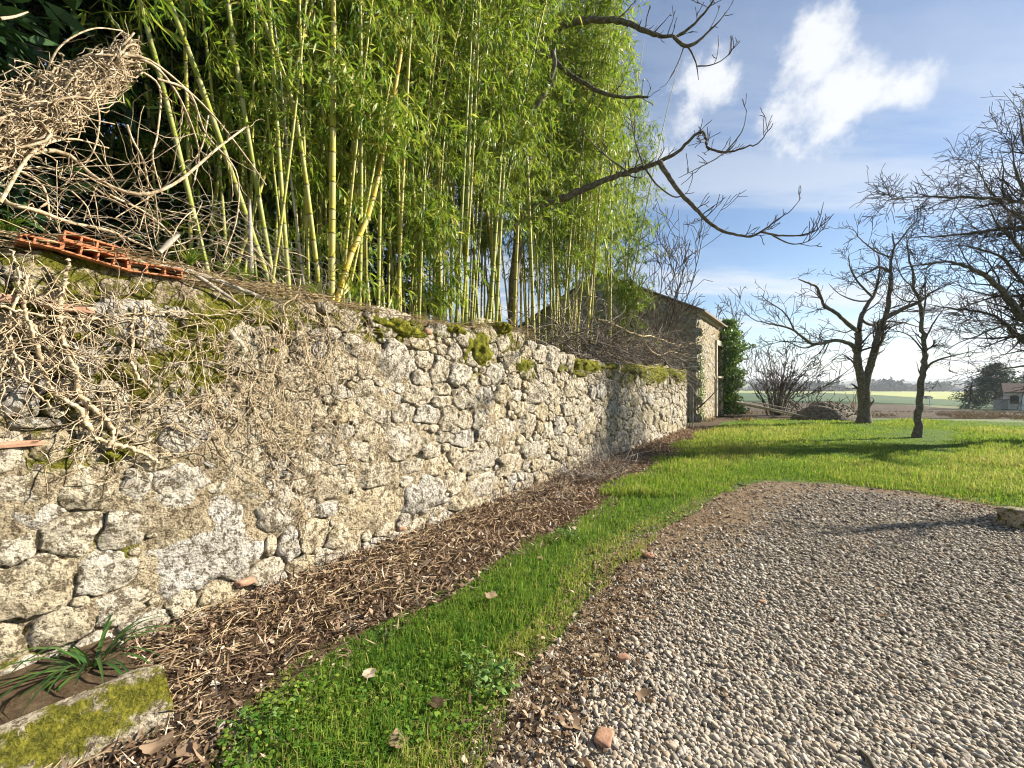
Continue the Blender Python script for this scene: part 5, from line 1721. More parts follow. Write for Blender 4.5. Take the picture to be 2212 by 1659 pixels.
V, F = tube1([fac(LEN - .9, -.05, .12), fac(LEN - .7, 1.5, .1), fac(LEN - .85, 3, .1), fac(LEN - .6, 4.5, .12)], [.06, .05, .04, .02])
obj('stem', V, F, MT['bark'], ivy)
# small dry climber on the corner nearest the wall
r = np.random.default_rng(161)
n = 900
P = fac(r.uniform(-.1, .9, n), np.abs(r.normal(1.6, 1.0, n)), np.abs(r.normal(.06, .06, n)))
V, F = leaves(P, r.normal(0, 1, (n, 3)) + np.array([0, 0, -.5]), np.array([WN[0], WN[1], 0]) + r.normal(0, .5, (n, 3)), r.uniform(.05, .1, n), r.uniform(.03, .06, n))
cl = thing('dry_climber', 'thin withered climber on the barn corner nearest the garden wall', 'climber', tuple(fac(.2, 0, .1)))
obj('foliage', V, F, MT['ivy'], cl, False, np.repeat(np.clip(r.normal(.6, .3, n), 0, 1), 6)[:, None] * np.ones(3), kind='stuff')
V, F = tube1([fac(.2, -.05, .08), fac(.4, 1.2, .06), fac(.25, 2.6, .06)], [.02, .015, .006])
obj('stem', V, F, MT['bark'], cl)

# narrow gate by the wall's end
gt = thing('narrow_gate', 'narrow grey post-and-rail gate at the end of the garden wall', 'gate', tuple(FG(1489, 922)))
for x in (1484, 1490, 1496):
    p = FG(x, 921)
    V, F = tube1([p + [0, 0, -.05], p + [.01, 0, .8], p + [0, 0, 1.75]], [.022, .02, .02], 6)
    obj('post', V, F, MT['metal_grey'], gt)
for z in (.45, 1.15, 1.6):
    V, F = tube1([FG(1482, 921) + [0, 0, z], FG(1498, 921) + [0, 0, z + .03]], [.018, .018], 6)
    obj('rail', V, F, MT['metal_grey'], gt)
V, F = block_rough(FG(1476, 921) + np.array([0, 0, .36]), (.24, .24, .8), WRZ, 171)
tag(obj('gate_stone', V, F, MT['stone'], None, True, np.tile([.1, .0, 0], (len(V), 1)), origin=V.mean(0) * [1, 1, 0]), 'pale upright stone block at the end of the garden wall', 'stone')
# leaning stick in front of the wall end
V, F = tube1([FG(1492, 918) + [0, -.2, .5], FP(1530, 862, 15.8), FP(1552, 838, 16.2), FP(1572, 820, 16.4)], [.03, .022, .014, .006], 6)
tag(obj('bare_branch', V, F, MT['bark'], None, origin=FG(1492, 918)), 'bare dark branch slanting up from the gate across the barn front', 'branch')

# ------------------------------------------------------------------ heap, poles
hb_ = at_d(1790, 19.6)
U, TH = np.meshgrid(np.linspace(0, 1, 40), np.linspace(0, 2 * math.pi, 90), indexing='ij')
hx_ = U * np.cos(TH) * 1.62; hy_ = U * np.sin(TH) * 1.2
hz = .86 * np.clip(1 - U ** 1.5, 0, 1) ** .9
Q = np.stack([hx_, hy_, hz], -1)
hz = hz + (.05 * fbm(Q, 81, 3, 14, 10) + .03 * fbm(Q, 82, 14, 60, 12)) * (1 - U ** 4) - .06 * U ** 6
heap = thing('gravel_heap', 'grassy heap of gravel and earth behind the lawn', 'heap', tuple(hb_))
obj('mound', np.stack([hx_, hy_, hz], -1).reshape(-1, 3) + hb_, grid_faces(*U.shape), MT['heap'], heap)
r = np.random.default_rng(180)
IV, IF = ico(0)
mbh = MB()
for k in range(420):
    u, th = r.random() ** .5, r.uniform(0, 6.283)
    z = .86 * max(0, 1 - u ** 1.5) ** .9
    mbh.add(IV * r.uniform(.015, .05) * r.uniform(.6, 1.2, 3) + hb_ + [u * math.cos(th) * 1.62, u * math.sin(th) * 1.2, z + .01], IF)
mbh.build('clods', MT['heap'], heap, False, 'stuff')
for k, (a, b, rad, lb) in enumerate([((1592, 869), (1700, 888), .05, 'longest pale pole lying on the grass below the bare shrub'), ((1596, 872), (1672, 886), .04, 'shorter pale pole lying beside the longest one'), ((1625, 868), (1712, 882), .035, 'grey pole lying on top under the bare shrub')]):
    p, q = FP(a[0], a[1], 20.4 + .25 * k), FP(b[0] + 40, b[1] + 12, 19.2 + .25 * k)
    V, F = tube1([p, (p + q) / 2 + [0, 0, .02], q], [rad, rad * .9, rad * .7], 7)
    tag(obj('wooden_pole', V, F, MT['metal_grey'], None, origin=(p + q) / 2), lb, 'pole', 'poles lying below the bare shrub')
V, F = tube1([FT(1583, 906), FP(1592, 860, 19.0), FP(1601, 815, 19.0)], [.02, .016, .012], 5)
tag(obj('leaning_stick', V, F, MT['bark'], None, origin=FT(1583, 906)), 'thin stick leaning against the ivy on the barn', 'stick')

# ------------------------------------------------------------------ far side: conifers, shed, houses, car, woods
cedar = evergreen_geo(6.6, 4.6, 601, 16000, (.18, .45), .30, .2, .3)
cedar[0].materials[0] = MT['cedar']
for k, (x, y, sc, lb) in enumerate([(2152, 884, 1.12, 'broad dark conifer beside the pale shed'), (2235, 884, 1.15, 'second dark conifer standing behind the pale shed')]):
    p = at_d(x, 68 + 14 * k)
    t = thing('conifer', lb, 'tree', tuple(p), 'conifers by the shed')
    o = link(bpy.data.objects.new('crown', cedar[0]), t); o['kind'] = 'stuff'
    link(bpy.data.objects.new('trunk', cedar[1]), t)
    t.scale = (sc,) * 3; t.rotation_euler.z = k * 2.1


def house(name, label, p, size, rz, roof_h, wmat, rmat, openings=(), ov=.3):
    p = np.asarray(p, float)
    t = thing(name, label, 'building', tuple(p))
    L_, D_, H_ = size
    ca, sa = math.cos(rz), math.sin(rz)
    g = lambda x, y, z: p + np.array([x * ca - y * sa, x * sa + y * ca, z])
    V = [g(-L_ / 2, -D_ / 2, -.3), g(L_ / 2, -D_ / 2, -.3), g(L_ / 2, D_ / 2, -.3), g(-L_ / 2, D_ / 2, -.3), g(-L_ / 2, -D_ / 2, H_), g(L_ / 2, -D_ / 2, H_), g(L_ / 2, D_ / 2, H_), g(-L_ / 2, D_ / 2, H_), g(-L_ / 2, 0, H_ + roof_h), g(L_ / 2, 0, H_ + roof_h)]
    obj('wall', np.array(V), [np.array([[0, 1, 5, 4], [2, 3, 7, 6]]), np.array([[0, 4, 8, 7, 3], [1, 2, 6, 9, 5]])], MT[wmat], t, False)
    m = MB()
    k = roof_h / (D_ / 2)
    for sg_ in (-1, 1):
        v = np.array([g(a, sg_ * b, c) for a in (-L_ / 2 - ov, L_ / 2 + ov) for b, z in ((0, H_ + roof_h + .03), (D_ / 2 + ov, H_ - k * ov + .03)) for c in (z, z + .12)])
        m.add(v, np.array([[0, 1, 3, 2], [4, 6, 7, 5], [0, 4, 5, 1], [2, 3, 7, 6], [0, 2, 6, 4], [1, 5, 7, 3]]))
    m.build('roof', MT[rmat], t)
    for (nm, x, z, w, h, mm) in openings:
        fr = MB().box(g(x, -D_ / 2 - .02, z), (w, .08, h), rz).build(nm, MT[mm], t)
        if nm == 'window':
            MB().box(g(x, -D_ / 2 - .05, z), (w + .16, .06, .08), rz).build('crossbar', MT['white'], fr)
    return t


sp_ = FT(2205, 888)
house('pale_shed', 'small pale rendered shed with a white door beside the conifers', at_d(2285, 58), (9.5, 5, 2.5), -.8, 1.1, 'render_wall', 'roof_tile',
      [('window', -4.0, 1.45, .8, 1.1, 'glass'), ('door', -2.7, 1.05, 1.2, 2.1, 'white'), ('window', 1.6, 1.45, 1.1, 1.1, 'glass')])
t = thing('water_tank', 'small weathered box tank against the pale shed', 'tank', tuple(at_d(2163, 60)))
p = at_d(2163, 60)
MB().box(p + [0, 0, .7], (1.2, 1.0, 1.5), .1).build('tank_body', MT['metal_grey'], t); MB().box(p + [0, 0, 1.5], (1.35, 1.15, .1), .1).build('lid', MT['dark_wood'], t)
house('far_barn', 'long white farm building under a dark roof across the valley', FT(2086, 845.5) + np.array([0, 0, 0]), (26, 10, 3.6), .05, 3.0, 'white', 'dark_wood', [('door', -6, 1.5, 4, 3, 'dark_wood'), ('door', 5, 1.5, 4, 3, 'dark_wood')])
house('far_cottage', 'tiny pale cottage beside the far round tree', FT(2010, 845.0), (9, 6, 3), .1, 2.0, 'white', 'roof_tile', [('window', -2, 1.6, 1, 1.2, 'glass'), ('door', 1, 1.1, 1, 2.1, 'dark_wood')])

# car on the far lane
cp = FT(2003, 861.5)
car = thing('parked_car', 'small dark car on the lane across the fields', 'car', tuple(cp))
prof_c = [(-2.0, .35), (-2.0, .75), (-1.2, .9), (-.7, 1.42), (.7, 1.45), (1.4, .98), (2.0, .85), (2.05, .35)]
v = np.array([[x, y, z] for y in (-.82, .82) for x, z in prof_c]) + cp
n = len(prof_c)
obj('body', v, [np.array([[i, (i + 1) % n, n + (i + 1) % n, n + i] for i in range(n)]), np.array([list(range(n)), list(range(n, 2 * n))])], MT['car'], car, False)
v = np.array([[x, y, z] for y in (-.84, .84) for x, z in [(-1.05, .95), (-.65, 1.36), (.62, 1.38), (1.15, 1.0)]]) + cp
obj('windows', v, np.array([[0, 1, 2, 3], [4, 5, 6, 7]]), MT['glass'], car, False)
for x in (-1.25, 1.3):
    for y in (-.8, .8):
        a = np.arange(14) * 2 * math.pi / 14
        v = np.array([[x + .33 * math.cos(q), y + dy, .33 + .33 * math.sin(q)] for dy in (-.11, .11) for q in a]) + cp
        obj('wheel', v, [np.array([[i, (i + 1) % 14, 14 + (i + 1) % 14, 14 + i] for i in range(14)]), np.array([list(range(14)), list(range(14, 28))])], MT['rubber'], car, False)
pp = FT(2008, 877)
ms = thing('marker_post', 'white marker post with a crossboard in the green field', 'post', tuple(pp))
MB().box(pp + [0, 0, .9], (.12, .12, 2.0)).build('post', MT['white'], ms); MB().box(pp + [0, -.08, 1.85], (1.0, .06, .30)).build('board', MT['white'], ms)


def round_tree(p, H, R, seed, label, mat='cedar', n=2600, group=None):
    r = np.random.default_rng(seed)
    t = thing('far_tree', label, 'tree', tuple(p), group)
    c = [np.array([r.normal(0, .35) * R, r.normal(0, .35) * R, H * r.uniform(.35, .85)]) for _ in range(9)]
    P = np.array([c[r.integers(9)] + unit(r.normal(size=3)) * R * r.uniform(.2, .55) for _ in range(n)]) + p
    s = H * .05
    V, F = leaves(P, r.normal(0, 1, P.shape), r.normal(0, .5, P.shape) + [0, 0, 1], r.uniform(.6, 1.3, n) * s, r.uniform(.35, .7, n) * s)
    o = obj('crown', V, F, MT[mat], t, False, np.repeat(r.random(n), 6)[:, None] * np.ones(3), kind='stuff')
    V, F = tube1([np.asarray(p) + [0, 0, -.2], np.asarray(p) + [0, 0, H * .35], np.asarray(p) + [.1 * R, 0, H * .7]], [H * .03, H * .022, H * .01])
    obj('trunk', V, F, MT['bark'], t)


MT['wood_far'] = leaf_mat('far_winter_wood', [(.1, (.05, .055, .04)), (.5, (.09, .085, .06)), (.9, (.12, .12, .08))], 0, None, .9, .1, 0, .02)
round_tree(FT(2036, 846.5), 12.5, 9, 701, 'round dark tree beside the far white farm building', n=3000)
round_tree(FT(1986, 845.5), 9.5, 5, 702, 'narrow dark tree beside the tiny far cottage')
round_tree(FT(1817, 842), 11, 10, 703, 'clump-like dark tree standing out in the far woods', n=3000)
round_tree(FT(1885, 843.5), 10, 7, 704, 'bare-looking dark tree far behind the forked trunk', 'wood_far')
round_tree(FT(2140, 850), 9, 9, 705, 'dark tree beside the far end of the white farm building')


def wood_band(name, label, x0, x1, d0, d1, H, n, seed, mat='wood_far'):
    r = np.random.default_rng(seed)
    m = n
    d = r.uniform(d0, d1, m); x = (r.uniform(x0, x1, m) - CX) / FPX * d
    h = H * (.55 + .45 * np.sin(x / d * 37 + seed) * np.sin(x / d * 11 + 2)) * r.uniform(.7, 1.1, m)
    g = np.minimum(terr(d), terr(d)) + np.clip((d - 900) / 1500, 0, 1) * (7 * np.sin(x / 410 + 1.0) + 5 * np.sin(x / 170 + d / 500))
    VV, FF, CC = [], [], []
    off = 0
    k = 14
    P = np.repeat(np.stack([x, d, g], -1), k, 0)
    hh = np.repeat(h, k)
    P = P + np.stack([r.normal(0, .33, m * k) * hh, r.normal(0, .33, m * k) * hh, r.uniform(.0, 1.0, m * k) * hh], -1)
    V, F = leaves(P, r.normal(0, 1, P.shape), r.normal(0, .8, P.shape) + [0, -.5, .6], hh * r.uniform(.35, .6, len(hh)), hh * r.uniform(.25, .4, len(hh)), .1, .1)
    o = obj(name, V, F, MT[mat], None, False, np.repeat(r.random(len(hh)), 6)[:, None] * np.ones(3), kind='stuff')
    tag(o, label, 'woods')


wood_band('valley_woods', 'grey winter woods along the far side of the valley', 1250, 2600, 520, 900, 15, 2600, 801)
wood_band('hedge_trees', 'scattered hedgerow trees in the valley', 1250, 2600, 620, 1000, 17, 500, 802)
wood_band('hill_woods', 'wooded low hills on the horizon', 900, 2900, 1300, 2700, 17, 4200, 803)

# rough dead weeds on the ploughed edge
r = np.random.default_rng(860)
n = 26000
d = 18.2 + 26 * r.random(n) ** 1.6; x = r.uniform(.42, 1.3, n) * d
P = np.stack([x, d], -1)
cl_ = fbm(np.stack([x, d, x * 0], -1), 61, .5, 5, 10)
P = P[cl_ > .55]; n = len(P)
a = r.uniform(0, 6.283, n); h = r.uniform(.08, .30, n)
base = np.stack([P[:, 0], P[:, 1], terr(P[:, 1])], -1)
V, F = leaves(base, np.stack([np.cos(a) * .8, np.sin(a) * .8, np.full(n, 1.0)], -1), np.stack([-np.sin(a), np.cos(a), np.zeros(n)], -1) + r.normal(0, .4, (n, 3)), h, h * .12, .3, .1)
tag(obj('field_weeds', V, F, MT['straw'], None, False, np.repeat(np.clip(r.normal(.4, .25, n), 0, 1), 6)[:, None] * np.ones(3), kind='stuff'), 'rough dead weeds over the near edge of the ploughed field', 'weeds')

# ------------------------------------------------------------------ grass
def wob(P, amp, seed):
    Q = np.stack([P[:, 0], P[:, 1], P[:, 0] * 0], -1)
    return P + amp * np.stack([fbm(Q, seed, 2, 18, 10), fbm(Q, seed + 1, 2, 18, 10)], -1)


def blades(P, H, lean, wd, r, col, seg=3):
    n = len(P)
    a = r.uniform(0, 6.283, n); o = np.stack([np.cos(a), np.sin(a), np.zeros(n)], -1)
    b = r.uniform(0, 6.283, n); sd_ = np.stack([np.cos(b), np.sin(b), np.zeros(n)], -1)
    base = np.stack([P[:, 0], P[:, 1], terr(P[:, 1])], -1)
    up = np.array([0, 0, 1.0])
    h = H[:, None]; l = lean[:, None]; w = wd[:, None]
    m = base + up * h * .6 * np.sqrt(np.clip(1 - l * l * .3, .1, 1)) + o * h * l * .25
    tip = base + up * h * np.clip(1 - .75 * l, .08, 1) + o * h * l * .95
    v = np.stack([base - sd_ * w, base + sd_ * w, m - sd_ * w * .8, m + sd_ * w * .8, tip], 1).reshape(-1, 3)
    k = (np.arange(n) * 5)[:, None]
    return v, [k + np.array([[0, 1, 3, 2]]), k + np.array([[2, 3, 4]])], np.repeat(col, 5)[:, None] * np.ones(3)


r = np.random.default_rng(900)


def scatter_cam(n, dmin, dmax, xmin, xmax, power):
    """ground points, thinner with distance"""
    u = r.random(n)
    e = 1 - power
    d = (dmin ** e + u * (dmax ** e - dmin ** e)) ** (1 / e)
    x = r.uniform(xmin, xmax, n)
    return np.stack([x * d, d], -1)


gm = MB()
# near strip, up to 8 m
P = np.vstack([scatter_cam(300000, 1.35, 8.5, -1.0, 1.45, 1.1), np.stack([r.uniform(-4.2, .5, 45000), r.uniform(-1.8, 1.5, 45000)], -1)])
P2 = wob(P, .12, 3)
ins = inpoly(P2, LAWN)
P = P[ins]
dl = np.minimum(dist_line(P, EDGE_L), dist_line(P, EDGE_R))
patch = fbm(np.stack([P[:, 0], P[:, 1], P[:, 0] * 0], -1), 17, 1.2, 9, 10)
keep = r.random(len(P)) < np.clip(.25 + dl * 4.0 + patch * .25, .05, 1)
P, dl, patch = P[keep], dl[keep], patch[keep]
H = r.uniform(.025, .085, len(P)) * np.exp(r.normal(0, .25, len(P))) * np.clip(.6 + dl * 1.2, .6, 1.15) * (1 + .25 * patch) * np.interp(P[:, 1], [1, 4, 8], [1, 1.05, 1.25])
lean = np.clip(r.normal(.55, .3, len(P)), 0, 1.1)
edge_r = dist_line(P, EDGE_R)
patch2 = fbm(np.stack([P[:, 0], P[:, 1], P[:, 0] * 0], -1), 29, 3, 16, 10)
c = np.clip(r.normal(.38, .19, len(P)) + .26 * (edge_r < .25) + .10 * patch + .10 * patch2 + .4 * (r.random(len(P)) < .11), 0, 1)
v, f, cc = blades(P, H, lean, r.uniform(.0013, .0027, len(P)) * np.interp(P[:, 1], [1, 3, 8], [1, 1.25, 2.2]), r, c)
gm.add(v, f, cc)
print('near blades', len(P))
# farther lawn
P = scatter_cam(138000, 6.0, 21.5, .05, 1.35, 1.25)
P = P[inpoly(wob(P, .20, 9), LAWN)]
patch = fbm(np.stack([P[:, 0], P[:, 1], P[:, 0] * 0], -1), 17, .6, 6, 12)
clump = fbm(np.stack([P[:, 0], P[:, 1] * .7, P[:, 0] * 0], -1), 19, 2.0, 11, 12)
H = r.uniform(.04, .11, len(P)) * np.clip(1 + .35 * patch + .75 * np.clip(clump, -.8, 2), .25, 3)
c = np.clip(r.normal(.60, .15, len(P)) + .16 * patch + .06 * clump + .3 * (r.random(len(P)) < .12) - .16 * np.clip(-clump, 0, 1), 0, 1)
v, f, cc = blades(P, H, np.clip(r.normal(.5, .3, len(P)), 0, 1.1), r.uniform(.004, .008, len(P)) * np.interp(P[:, 1], [6, 20], [.8, 2.0]), r, c)
gm.add(v, f, cc)
# clover and small broad leaves in the strip
P = scatter_cam(60000, 1.5, 8.5, -.7, .9, 1.1)
P = P[inpoly(P, LAWN)]
pc_ = fbm(np.stack([P[:, 0], P[:, 1], P[:, 0] * 0], -1), 44, 1.5, 7, 8)
P = P[(pc_ > 1.0) & (r.random(len(P)) < .5)]
n = len(P)
pz = np.stack([P[:, 0], P[:, 1], r.uniform(.02, .06, n)], -1)
L_ = r.uniform(.012, .028, n)
v, f = leaves(pz, np.stack([r.normal(0, 1, n), r.normal(0, 1, n), r.normal(0, .2, n)], -1), r.normal(0, .3, (n, 3)) + [0, 0, 1], L_, L_ * .9, .05, .05)
gm.add(v, f, np.repeat(np.clip(r.normal(.45, .15, n), 0, 1), 6)[:, None] * np.ones(3))
go = gm.build('grass', MT['grass'], None, False, 'stuff')
tag(go, 'green grass growing along the wall and over the lawn', 'grass')
# yellowed dry grass at the edge of the gravel and weeds in the litter
P = scatter_cam(90000, 1.4, 7, -.6, 1.2, 1.1)
d_ = dist_line(P, EDGE_R)
P = P[(d_ < .40 * r.random(len(P)) + .02)]
n = len(P)
v, f, cc = blades(P, r.uniform(.02, .06, n), np.clip(r.normal(.8, .25, n), 0, 1.15), r.uniform(.001, .002, n) * np.interp(P[:, 1], [1, 7], [1, 2.2]), r, np.clip(r.normal(.85, .2, n), 0, 1))
tag(obj('dry_grass', v, f, MT['straw'], None, False, cc, kind='stuff'), 'thin dry straw-coloured grass fringing the gravel', 'grass')

# ------------------------------------------------------------------ litter along the wall
r = np.random.default_rng(910)
s_ = r.uniform(-3.6, 15, 100000); n_ = r.uniform(-.02, 1.9, 100000)
P = (A0 + s_[:, None] * WD + n_[:, None] * WN)
ok = (~inpoly(wob(P, .12, 3), LAWN) | ((dist_line(P, EDGE_L) < .22) & (r.random(len(P)) < .22))) & (n_ < 1.9) & (r.random(100000) < np.interp(P[:, 1], [1.5, 4, 12], [1, .9, .65]))
ok &= ~((n_ < .55) & (s_ < sB + .05))
P = P[ok][:38000]
n = len(P)
hump = np.interp((P - A0) @ WN, [0, .25, .8, 1.5], [.06, .04, .022, .01])
z = r.random(n) * hump + .006
lance = r.random(n) < .66                              # dead bamboo leaves among broad ones
L_ = np.where(lance, r.uniform(.05, .13, n), r.uniform(.018, .05, n)) * np.interp(P[:, 1], [2, 8], [1, 1.5])
Wl = np.where(lance, r.uniform(.005, .012, n), L_ * r.uniform(.35, .7, n)) * np.interp(P[:, 1], [2, 8], [1, 1.6])
v, f = leaves(np.stack([P[:, 0], P[:, 1], z], -1), np.stack([r.normal(0, 1, n), r.normal(0, 1, n), r.normal(.1, .4, n)], -1), r.normal(0, .6, (n, 3)) + [0, 0, 1], L_, Wl, r.uniform(-.5, .6, n), .35)
lm = MB(); lm.add(v, f, np.repeat(np.clip(r.normal(.45, .27, n), 0, 1), 6)[:, None] * np.ones(3))
# a drift of dead leaves at the near end and over the gravel's edge
for (cx_, cy_, sx, sy, m) in [(420, 1640, 150, 40, 600), (1130, 1580, 90, 70, 520), (1200, 1470, 60, 60, 300), (1290, 1340, 55, 80, 420), (1385, 1215, 70, 35, 320), (1340, 1270, 50, 40, 200), (1500, 1128, 90, 26, 520), (1580, 1085, 60, 18, 260), (1760, 1055, 260, 10, 160), (2080, 1095, 120, 12, 160), (1600, 1300, 300, 130, 60)]:
    for _ in range(m):
        x, y = cx_ + r.normal() * sx, cy_ + r.normal() * sy
        if y < 1035: continue
        p = FG(x, y, .012)
        le = r.uniform(.02, .055)
        v, f = leaves(p[None] + [0, 0, r.random() * .02], np.array([[r.normal(), r.normal(), r.normal() * .3]]), r.normal(0, .5, (1, 3)) + [0, 0, 1], [le * 1.2], [le * r.uniform(.22, .5)], r.uniform(-.5, .6), .4)
        lm.add(v, f, np.full((6, 3), np.clip(r.normal(.42, .27), 0, 1)))
tag(lm.build('leaf_litter', MT['dead_leaf'], None, False, 'stuff'), 'carpet of dead brown leaves along the foot of the wall', 'leaves')
PP, RRt = [], []
m = 0
while m < 1900:
    s_, q = r.uniform(-1.4, 14), abs(r.normal(0, .55)) + .03
    p = A0 + s_ * WD + q * WN
    if inpoly(p[None], LAWN)[0] or (q < .5 and s_ < sB + .05): continue
    if r.random() > np.interp(p[1], [1.5, 4, 12], [1, .9, .55]): continue
    a = r.normal(0, .7) + WRZ; le = r.uniform(.05, .26) * (1.2 if r.random() < .2 else 1)
    zz = r.random() * np.interp(q, [0, .3, 1.2], [.08, .055, .022]) + .008
    d = np.array([math.cos(a), math.sin(a), r.normal(0, .12)])
    p3 = np.array([p[0], p[1], zz])
    PP.append(np.array([p3 - d * le / 2, p3 + [r.normal(0, .02), r.normal(0, .02), .015], p3 + d * le / 2])); w = r.uniform(.0014, .004) * np.interp(p[1], [2, 10], [1, 2])
    PP[-1][:, 2] = np.maximum(PP[-1][:, 2], .008)
    RRt.append([w, w, w * .5]); m += 1
V, F = tubes(np.array(PP), np.array(RRt), 3)
tag(obj('dry_twigs', V, F, MT['straw'], None, kind='stuff'), 'dry twigs and stalks strewn along the foot of the wall', 'twigs')
bh = thing('brushwood_heap', 'low heap of grey brushwood against the foot of the wall', 'brushwood', tuple(W(4.6, 0, .35)))
cen = [W(a, .10 + .06 * r.random(), b) for a, b in zip(r.uniform(3.4, 6.6, 20), r.uniform(.15, .65, 20))]
PPb, RRb = tangle(r, cen, 420, np.array([.22, .22, .05]), (.3, .9), 7, .16, .02, (.002, .006))
PPb[..., 2] = np.maximum(PPb[..., 2], .012)
V, F = tubes(PPb, RRb, 3)
obj('sticks', V, F, MT['bramble'], bh, kind='stuff')

# ------------------------------------------------------------------ pebbles (instanced on points)
def pebble_group(sub):
    ng = bpy.data.node_groups.new('pebbles', 'GeometryNodeTree')
    ng.interface.new_socket('Geometry', in_out='INPUT', socket_type='NodeSocketGeometry')
    ng.interface.new_socket('Geometry', in_out='OUTPUT', socket_type='NodeSocketGeometry')
    N, L = ng.nodes, ng.links
    gi, go_ = N.new('NodeGroupInput'), N.new('NodeGroupOutput')
    ic = N.new('GeometryNodeMeshIcoSphere'); ic.inputs['Radius'].default_value = 1.0; ic.inputs['Subdivisions'].default_value = sub
    sp = N.new('GeometryNodeSetPosition')
    nz = N.new('ShaderNodeTexNoise'); nz.inputs['Scale'].default_value = 1.1
    vm = N.new('ShaderNodeVectorMath'); vm.operation = 'SUBTRACT'; vm.inputs[1].default_value = (.5, .5, .5)
    vs = N.new('ShaderNodeVectorMath'); vs.operation = 'SCALE'; vs.inputs['Scale'].default_value = 1.0
    L.new(nz.outputs['Color'], vm.inputs[0]); L.new(vm.outputs[0], vs.inputs[0]); L.new(vs.outputs[0], sp.inputs['Offset'])
    sm = N.new('GeometryNodeSetShadeSmooth')
    mt = N.new('GeometryNodeSetMaterial'); mt.inputs['Material'].default_value = MT['pebble']
    ip = N.new('GeometryNodeInstanceOnPoints')
    m2p = N.new('GeometryNodeMeshToPoints')
    a1, a2 = N.new('GeometryNodeInputNamedAttribute'), N.new('GeometryNodeInputNamedAttribute')
    for a, nm in ((a1, 'rot'), (a2, 'scl')):
        a.data_type = 'FLOAT_VECTOR'; a.inputs['Name'].default_value = nm
    L.new(ic.outputs['Mesh'], sp.inputs['Geometry']); L.new(sp.outputs[0], sm.inputs[0]); L.new(sm.outputs[0], mt.inputs[0])
    L.new(gi.outputs[0], m2p.inputs[0]); L.new(m2p.outputs[0], ip.inputs['Points']); L.new(mt.outputs[0], ip.inputs['Instance'])
    L.new(a1.outputs['Attribute'], ip.inputs['Rotation']); L.new(a2.outputs['Attribute'], ip.inputs['Scale'])
    L.new(ip.outputs[0], go_.inputs[0])
    return ng


r = np.random.default_rng(920)
P = np.vstack([scatter_cam(175000, 1.45, 7.2, -.35, 1.35, 1.6), np.stack([r.uniform(-2.2, 5.5, 60000), r.uniform(-1.8, 1.6, 60000)], -1)])
P = P[inpoly(wob(P, .10, 31), GRAVEL)]
GIN = np.array(list(EDGE_G) + [(16, -9), (-1.5, -9)])
in_g = inpoly(wob(P, .22, 37), GIN)
er = np.where(in_g, .3 + dist_line(P, EDGE_G), .13)
worn = fbm(np.stack([P[:, 0], P[:, 1], P[:, 0] * 0], -1), 53, .8, 6, 10)
keep = r.random(len(P)) < np.clip(.05 + er * 1.5 - .30 * np.clip(worn - .2, 0, 2), .05, 1)
P = P[keep]
n = len(P)
print('pebbles', n)
size = np.clip(np.exp(r.normal(math.log(.0057), .50, n)), .0022, .0165) * np.where(P[:, 1] < 1.45, 1.35, 1.0) * np.interp(P[:, 1], [1.5, 3.5, 7], [1.0, 1.05, 1.4])
scl = size[:, None] * np.stack([r.uniform(.9, 1.5, n), r.uniform(.75, 1.1, n), r.uniform(.5, .8, n)], -1)
rot = np.stack([r.normal(0, .35, n), r.normal(0, .35, n), r.uniform(0, 6.28, n)], -1)
me = bpy.data.meshes.new('pebbles')
me.vertices.add(n)
co = np.stack([P[:, 0], P[:, 1], .006 + scl[:, 2] * r.uniform(.3, 1.1, n)], -1)
me.vertices.foreach_set('co', co.astype(np.float32).ravel())
for nm, dat in (('rot', rot), ('scl', scl)):
    a = me.attributes.new(nm, 'FLOAT_VECTOR', 'POINT'); a.data.foreach_set('vector', dat.astype(np.float32).ravel())
me.materials.append(MT['pebble'])
po = link(bpy.data.objects.new('gravel_pebbles', me))
md = po.modifiers.new('pebbles', 'NODES'); md.node_group = pebble_group(2)
tag(po, 'loose pale pebbles covering the drive', 'gravel', kind='stuff')

# ------------------------------------------------------------------ single leaves, brick chips, weeds, stick, stone
def lobed_leaf(name, label, p, L, rz, seed, tint, cat='leaf', curl=.25):
    r = np.random.default_rng(seed)
    K = 26
    a = np.linspace(0, 2 * math.pi, K, endpoint=False)
    rad = L * .5 * (.80 + .08 * np.cos(a * 5 / 1.0) * np.cos(a / 2) ** 2 + .09 * r.normal(size=K))
    rings = [np.zeros((1, 3))]
    for q in (.5, 1.0):
        x, y = rad * q * np.cos(a), rad * q * np.sin(a) * .85
        z = curl * (x * x + y * y) / L * (1.1 + .7 * np.sin(a * 2 + seed)) + .004 * q * np.sin(a * 3 + seed)
        rings.append(np.stack([x, y, z], -1))
    V = np.vstack(rings)
    V[:, 2] -= V[:, 2].min()
    V[:, 2] += .35 * (V[:, 0] * math.cos(seed)) * .3
    V[:, 2] -= V[:, 2].min()
    j = np.arange(K); j2 = (j + 1) % K
    F = [np.stack([np.zeros(K, int), 1 + j, 1 + j2], -1), np.stack([1 + j, 1 + K + j, 1 + K + j2, 1 + j2], -1)]
    ca, sa = math.cos(rz), math.sin(rz)
    V = np.stack([V[:, 0] * ca - V[:, 1] * sa, V[:, 0] * sa + V[:, 1] * ca, V[:, 2]], -1)
    o = obj(name, V + p, F, MT['dead_leaf'], None, True, np.full((len(V), 3), tint * .72), origin=p)
    stem = tube1([np.array(p) + [ca * -rad.mean() * .9, sa * -rad.mean() * .9, .01], np.array(p) + [ca * -L * .8, sa * -L * .8, .005]], [.0014, .001], 4)
    obj('stalk', stem[0], stem[1], MT['straw'], o)
    return tag(o, label, cat, 'single dead leaves on the ground')


